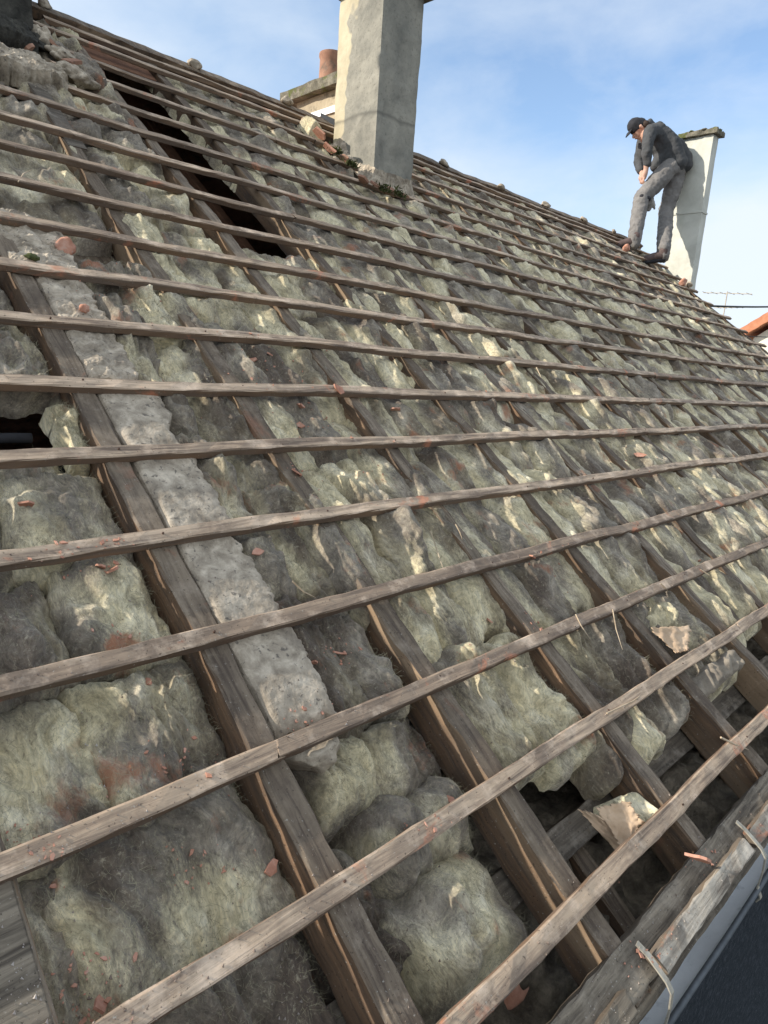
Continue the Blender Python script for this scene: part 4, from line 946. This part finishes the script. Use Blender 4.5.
# antenna on the far side, wires, tree
an=at(721,330,26);top=at(719.5,292,26)
mb=MB();b0=np.array([an[0],an[1],0]);H=top[2]
mb.tube([(0,0,0),(0,0,H)],.022,6)
ar=empty('antenna',b0);tag(ar,'thin television antenna mast behind the roof end at right','antenna')
mb.build('mast',M_STEEL,ar)
mb=MB();mb.tube([(0,-.9,H-.12),(0,.9,H-.02)],.016,5)
for k in range(6):
    y=-.8+k*.32;mb.tube([(-.35,y,H-.07+.055*y),(.35,y,H-.07+.055*y)],.009,4)
mb.build('boom',M_STEEL,ar)
mb=MB();mb.tube([(0,-.7,H-.6),(0,.4,H-.6)],.013,5);
for k in range(5):
    y=-.6+k*.2;mb.tube([(-.2,y,H-.6),(.2,y,H-.6)],.009,4)
mb.build('boom',M_STEEL,ar)
def wire(name,a,b,sag,r,label):
    a=np.array(a);b=np.array(b);mb=MB();pts=[a+(b-a)*t-np.array([0,0,sag*4*t*(1-t)])-a for t in np.linspace(0,1,20)]
    mb.tube(pts,r,6);tag(mb.build(name,M_CABLE,None,a,smooth=True),label,'cable')
wire('cable',at(710,306,8.6),at(900,291,15),.12,.014,'thick dark cable running from the roof end to the right')
wire('cable',at(745,336,12),at(860,337,14),.03,.008,'thin cable crossing in front of the cream neighbour wall')
def tree():
    b=at(738,330,40);r=empty('bare_tree',(b[0],b[1],0));tag(r,'faint leafless tree beyond the roof end at right','tree');H=b[2]+1.1
    mb=MB();mb.tube([(0,0,0),(.1,.1,H*.5),(0,0,H*.75)],[.22,.16,.1],8);mb.build('trunk',M_BARK,r)
    rs=np.random.default_rng(11);mb=MB()
    def br(p,d,L,rad,dep):
        e=p+d*L;mb.tube([p,(p+e)/2+rs.normal(size=3)*L*.06,e],[rad,rad*.8,rad*.55],4,cap=False)
        if dep:
            for _ in range(4):
                q=d+rs.normal(size=3)*.5;q[2]=abs(q[2])*.8+.15;q/=np.linalg.norm(q);br(p+(e-p)*rs.uniform(.5,1),q,L*.66,rad*.55,dep-1)
    for _ in range(7):
        d=rs.normal(size=3);d[2]=abs(d[2])+.6;d/=np.linalg.norm(d);br(np.array([0,0,H*.62+rs.uniform(-.6,.6)]),d,1.3,.05,3)
    mb.build('crown',M_BARK,r)
tree()
# ------------------------------------------------------------------ worker
FD=fw.copy();FD[2]=0;FD/=np.linalg.norm(FD)
def blob(name,chains,mat,parent,org,vox,sm=6,disp=None):
    """round cones joined into one continuous skin by a voxel remesh"""
    import bmesh
    bm=bmesh.new()
    for ch in chains:
        for (p,r,q,s) in zip([c[0] for c in ch[:-1]],[c[1] for c in ch[:-1]],[c[0] for c in ch[1:]],[c[1] for c in ch[1:]]):
            p=np.array(p)-org;q=np.array(q)-org;L=np.linalg.norm(q-p);k=max(2,int(L/(min(r,s)*.5))+1)
            for i in range(k+1):
                t=i/k;m=Matrix.Translation(Vector(p+(q-p)*t));bmesh.ops.create_icosphere(bm,subdivisions=2,radius=r+(s-r)*t,matrix=m)
    me=bpy.data.meshes.new(name);bm.to_mesh(me);bm.free();me.materials.append(mat);me.shade_smooth()
    o=link(bpy.data.objects.new(name,me),parent,(0,0,0))
    r=o.modifiers.new('remesh','REMESH');r.mode='VOXEL';r.voxel_size=vox;r.use_smooth_shade=True
    s=o.modifiers.new('smooth','SMOOTH');s.factor=.6;s.iterations=sm
    if disp:
        tx=bpy.data.textures.new(name+'_folds','CLOUDS');tx.noise_scale=disp[0];tx.noise_depth=3
        d=o.modifiers.new('folds','DISPLACE');d.texture=tx;d.strength=disp[1];d.mid_level=.5
    return o
def W(x,y,d,off=0.): return at(x,y,d)+FD*off
def person():
    D=7.50
    footL=P(*bk(632,247,.03),.03);footR=P(*bk(660,261,.06),.06)
    dL=float(-(M@(footL-C0))[2]);dR=float(-(M@(footR-C0))[2])
    org=footL.copy();r=empty('person',org);tag(r,'worker in dark jacket, grey trousers and cap bending over on the ridge','person')
    hipc=W(672,168,D);
    hipL=W(668,170,D,.05);hipR=W(678,170,D,-.06)
    hipL,hipR=W(667,170,D,-.05),W(678,170,D+.02,.06)
    knL=W(640,199,D-.07,-.05);anL=W(634.5,238,dL)
    knR=W(668,209,D+.03,.05);anR=W(663.5,250,dR)
    sh=W(647,135,D);shN=W(645,137,D,-.16);shF=W(649,133,D,.16)
    elN=W(640.5,158,D,-.19);haN=W(641.5,173,D,-.14)
    elF=W(644,157,D,.17);haF=W(643,174,D,.02)
    spn=W(664,147,D);neck=W(643,129,D);head=W(636,129,D)
    # body: continuous, thin under clothes
    chains=[[(hipc,.09),(spn,.10),(sh,.09),(neck,.055),(W(640,129,D),.055)],[(sh,.08),(shN,.055),(elN,.04),(haN,.028)],[(sh,.08),(shF,.055),(elF,.04),(haF,.028)],[(hipc,.09),(hipL,.08),(knL,.05),(anL,.035)],[(hipc,.09),(hipR,.08),(knR,.05),(anR,.035)]]
    # head, face looking down-left
    right=(W(650,129,D)-W(630,129,D));right/=np.linalg.norm(right);up=np.array([0,0,1.])
    face=-right*.62-up*.78;face/=np.linalg.norm(face);crown=np.cross(FD,face);crown=crown if crown@(-right)>0 else -crown
    side=np.cross(face,crown)
    hc=W(637.5,128,D)
    chains+=[[(hc,.080),(hc+face*.03-crown*.05,.056),(hc+face*.05-crown*.07,.036)],[(hc+crown*.01,.082),(hc+crown*.018-face*.015,.08)]]
    chains+=[[(hc+face*.077-crown*.01,.011),(hc+face*.1-crown*.033,.013)]]          # nose
    for s in(-1,1): chains+=[[(hc+side*s*.082-crown*.01,.016),(hc+side*s*.085-crown*.035,.012)]]  # ears
    chains+=[[(hc+face*.09-crown*.062-side*.016,.008),(hc+face*.09-crown*.062+side*.016,.008)]]   # lips
    for hand,el in ((haN,elN),(haF,elF)):
        dd=(hand-el);dd/=np.linalg.norm(dd);dd=dd*.8-right*.25;dd/=np.linalg.norm(dd)
        pal=hand+dd*.05;chains+=[[(hand,.028),(pal,.034),(pal+dd*.03,.032)]]
        sd=np.cross(dd,right);sd/=np.linalg.norm(sd);cv=right*.7+dd*.3
        for k,(o_,l_) in enumerate([(-.030,.062),(-.010,.072),(.011,.068),(.030,.052)]):
            b=pal+dd*.045+sd*o_;mid=b+dd*l_*.5+right*.004;e=mid+dd*l_*.32+right*l_*.35
            chains+=[[(b,.0095),(mid,.009),(e,.0078)]]
        b=pal+sd*-.03;chains+=[[(b,.012),(b-sd*.022+dd*.03+right*.01,.010),(b-sd*.018+dd*.055+right*.02,.0085)]]
    body=blob('body',chains,M_SKIN,r,org,.007,3);body.location=(0,0,0)
    # jacket
    j=[[(W(672,164,D),.135),(W(668,153,D),.14),(W(661,142,D),.138),(W(653,135,D),.12),(W(647,131,D),.085)],
       [(W(676,164,D,-.05),.10),(W(668,146,D,-.07),.11),(W(655,134,D,-.08),.10)],[(W(676,164,D,.05),.10),(W(668,146,D,.07),.11),(W(655,134,D,.08),.10)],
       [(W(652,136,D,-.11),.085),(shN,.078),(W(641.5,148,D,-.19),.064),(elN,.058),(W(642,168,D,-.16),.046)],
       [(W(652,135,D,.11),.085),(shF,.075),(elF,.058),(W(642,169,D,.06),.046)],
       [(W(686,165,D),.075),(W(684,158,D),.09),(W(676,147,D),.1)],
       [(W(656,166,D),.065),(W(660,160,D),.08)]]
    o=blob('jacket',j,M_JACK,r,org,.009,6,(.07,.022))
    blob('collar',[[(W(647,125,D,-.06),.03),(W(650,121.5,D),.032),(W(649,125,D,.06),.03)],[(W(650,121.5,D),.028),(W(652,126,D),.045)]],M_JACK,r,org,.007,3)
    # trousers
    t=[[(W(675,164,D),.115),(hipc,.12)],[(W(679,166,D,.03),.10),(hipR+np.array([0,0,-.02]),.115),(W(675,186,D+.01,.05),.100),(knR,.084),((knR+anR)/2,.082),(anR+np.array([0,0,.0]),.078),(anR+np.array([0,0,-.06]),.076)],
       [(W(668,168,D,-.03),.105),(hipL,.105),(W(655,183,D-.03,-.05),.106),(knL,.086),((knL+anL)/2,.082),(anL,.076),(anL+np.array([0,0,-.05]),.075)]]
    blob('trousers',t,M_TROU,r,org,.009,5,(.06,.030))
    pk=blob('knee_pocket',[[(W(638.5,199,D-.09,-.10),.03),(W(645,201,D-.07,-.10),.03)]],M_CLOTHD,r,org,.006,2)
    # boots
    tl=-right*.8+FD*.1;tl[2]=-.15;tl/=np.linalg.norm(tl)
    for f,dy in ((footL,dL),(footR,dR)):
        b=f+np.array([0,0,.055])
        blob('boot',[[(b+np.array([0,0,.05])+right*.02,.055),(b+right*.03,.05),(b+tl*.07,.044),(b+tl*.15-np.array([0,0,.012]),.038)]],M_BOOT,r,org,.008,4)
        blob('sole',[[(b+right*.03-np.array([0,0,.035]),.034),(b+tl*.15-np.array([0,0,.04]),.030)]],M_CLOTHD,r,org,.008,2)
    # cap with peak, hair
    cp=blob('cap',[[(hc+crown*.028-face*.005,.087),(hc+crown*.04+face*.003,.085)],[(hc-face*.04+crown*.0,.076),(hc+crown*.018,.087)]],M_CLOTHD,r,org,.007,3)
    pb=hc+face*.085+crown*.04
    blob('cap_peak',[[(pb+side*k*.02,.011),(pb+side*k*.016+face*.045-crown*.012,.008)] for k in(-3,-2,-1,0,1,2,3)],M_CLOTHD,r,org,.006,2)
    blob('hair',[[(hc-face*.06-crown*.04+side*k*.025,.045),(hc-face*.05-crown*.06+side*k*.02,.03)] for k in(-2,-1,0,1,2)],M_HAIR,r,org,.007,2)
    return dL,dR
person()
# work glove hanging from trouser pocket
gp=W(651,199,7.42,.0)
blob_o=blob('rag',[[(gp,.03),(gp+np.array([.01,.0,-.05]),.035),(gp+np.array([.0,.02,-.10]),.03)],[(gp+np.array([.02,-.02,-.03]),.02),(gp+np.array([.03,-.04,-.10]),.014)],[(gp,.02),(gp+np.array([-.03,.03,-.09]),.014)]],M_RAG,bpy.data.objects['person'],np.array(bpy.data.objects['person'].location),.006,2,(.03,.02))
# pink tile bits by the right chimney foot
for i,(x,y,s,lb) in enumerate([(684,281,.05,'orange tile lump at the foot of the whitewashed chimney'),(627,247,.04,'pinkish tile piece under the worker\'s left boot'),(690,284,.035,'pale mortar bit beside the whitewashed chimney foot')]):
    u,v=bk(x,y,.04);u=min(u,7.95);rock('tile_lump',P(u,v if i!=1 else v,.03),s,900+i,M_CHIP if i<2 else M_MORT,lb,'tile piece','tile bits near the worker',sub=3)
# ------------------------------------------------------------------ sky and sun
AZ=radians(180-33);EL=radians(28)
sd=Vector((cos(AZ)*cos(EL),sin(AZ)*cos(EL),sin(EL)))
L=bpy.data.lights.new('sun','SUN');L.energy=3.0;L.angle=radians(.8);L.color=(1,.93,.82)
lo=bpy.data.objects.new('sun',L);COL.objects.link(lo);lo.rotation_euler=(-sd).to_track_quat('-Z','Y').to_euler();lo.location=(0,0,30)
w=bpy.data.worlds.new('World');scn.world=w;w.use_nodes=True;nt=w.node_tree;nt.nodes.clear()
out=nd(nt,'ShaderNodeOutputWorld');bg=nd(nt,'ShaderNodeBackground');nt.links.new(bg.outputs[0],out.inputs[0])
sky=nd(nt,'ShaderNodeTexSky',sky_type='NISHITA');sky.sun_disc=False;sky.sun_elevation=EL;sky.sun_rotation=math.atan2(sd.x,sd.y);sky.air_density=1.0;sky.dust_density=.5;sky.ozone_density=2.2
tc=nd(nt,'ShaderNodeTexCoord');mp=nd(nt,'ShaderNodeMapping');mp.inputs['Scale'].default_value=(1,1,1.9);nt.links.new(tc.outputs['Generated'],mp.inputs[0])
n1=noise(nt,mp.outputs[0],2.6,8,.52,.25);n2=noise(nt,mp.outputs[0],6.5,8,.6,.3)
def blobw(x,y,wd):
    q=ray(x,y);q/=np.linalg.norm(q);dp=nd(nt,'ShaderNodeVectorMath',operation='DOT_PRODUCT');nt.links.new(tc.outputs['Generated'],dp.inputs[0]);dp.inputs[1].default_value=tuple(q)
    return ramp(nt,dp.outputs['Value'],[(max(0,cos(wd)),g3(0)),(1,g3(1))])
def addn(a,b,k):
    m=nd(nt,'ShaderNodeMath',operation='MULTIPLY_ADD');nt.links.new(b,m.inputs[0]);m.inputs[1].default_value=k
    nt.links.new(a,m.inputs[2]);return m.outputs[0]
f=addn(n1,n2,.35)
f=addn(f,blobw(740,310,.15),.36);f=addn(f,blobw(800,210,.20),.16);f=addn(f,blobw(560,110,.25),.16)
def blobd(q,wd):
    q=np.array(q,float);q/=np.linalg.norm(q);dp=nd(nt,'ShaderNodeVectorMath',operation='DOT_PRODUCT');nt.links.new(tc.outputs['Generated'],dp.inputs[0]);dp.inputs[1].default_value=tuple(q)
    return ramp(nt,dp.outputs['Value'],[(max(0,cos(wd)),g3(0)),(min(1,cos(wd*.45)),g3(1))])
f=addn(f,blobd((-.25,-.75,.65),1.15),.45);f=addn(f,blobw(690,40,.30),-.12)  # blobd: wide unseen cloud behind the camera, added to whiten the blue skylight
cf=ramp(nt,f,[(.53,g3(0)),(.95,g3(.92))])
n3=noise(nt,mp.outputs[0],1.3,5,.5,.1);soft=ramp(nt,n3,[(.35,g3(.10)),(.65,g3(.72))])
cl=mix(nt,soft,sky.outputs[0],(2.65,3.25,3.95))
c=mix(nt,cf,cl,(3.7,4.05,4.45))
nt.links.new(c,bg.inputs[0]);bg.inputs[1].default_value=.125
vs=scn.view_settings;vs.view_transform='Standard';vs.look='None';vs.exposure=.95;vs.gamma=1
scn.render.engine='CYCLES'
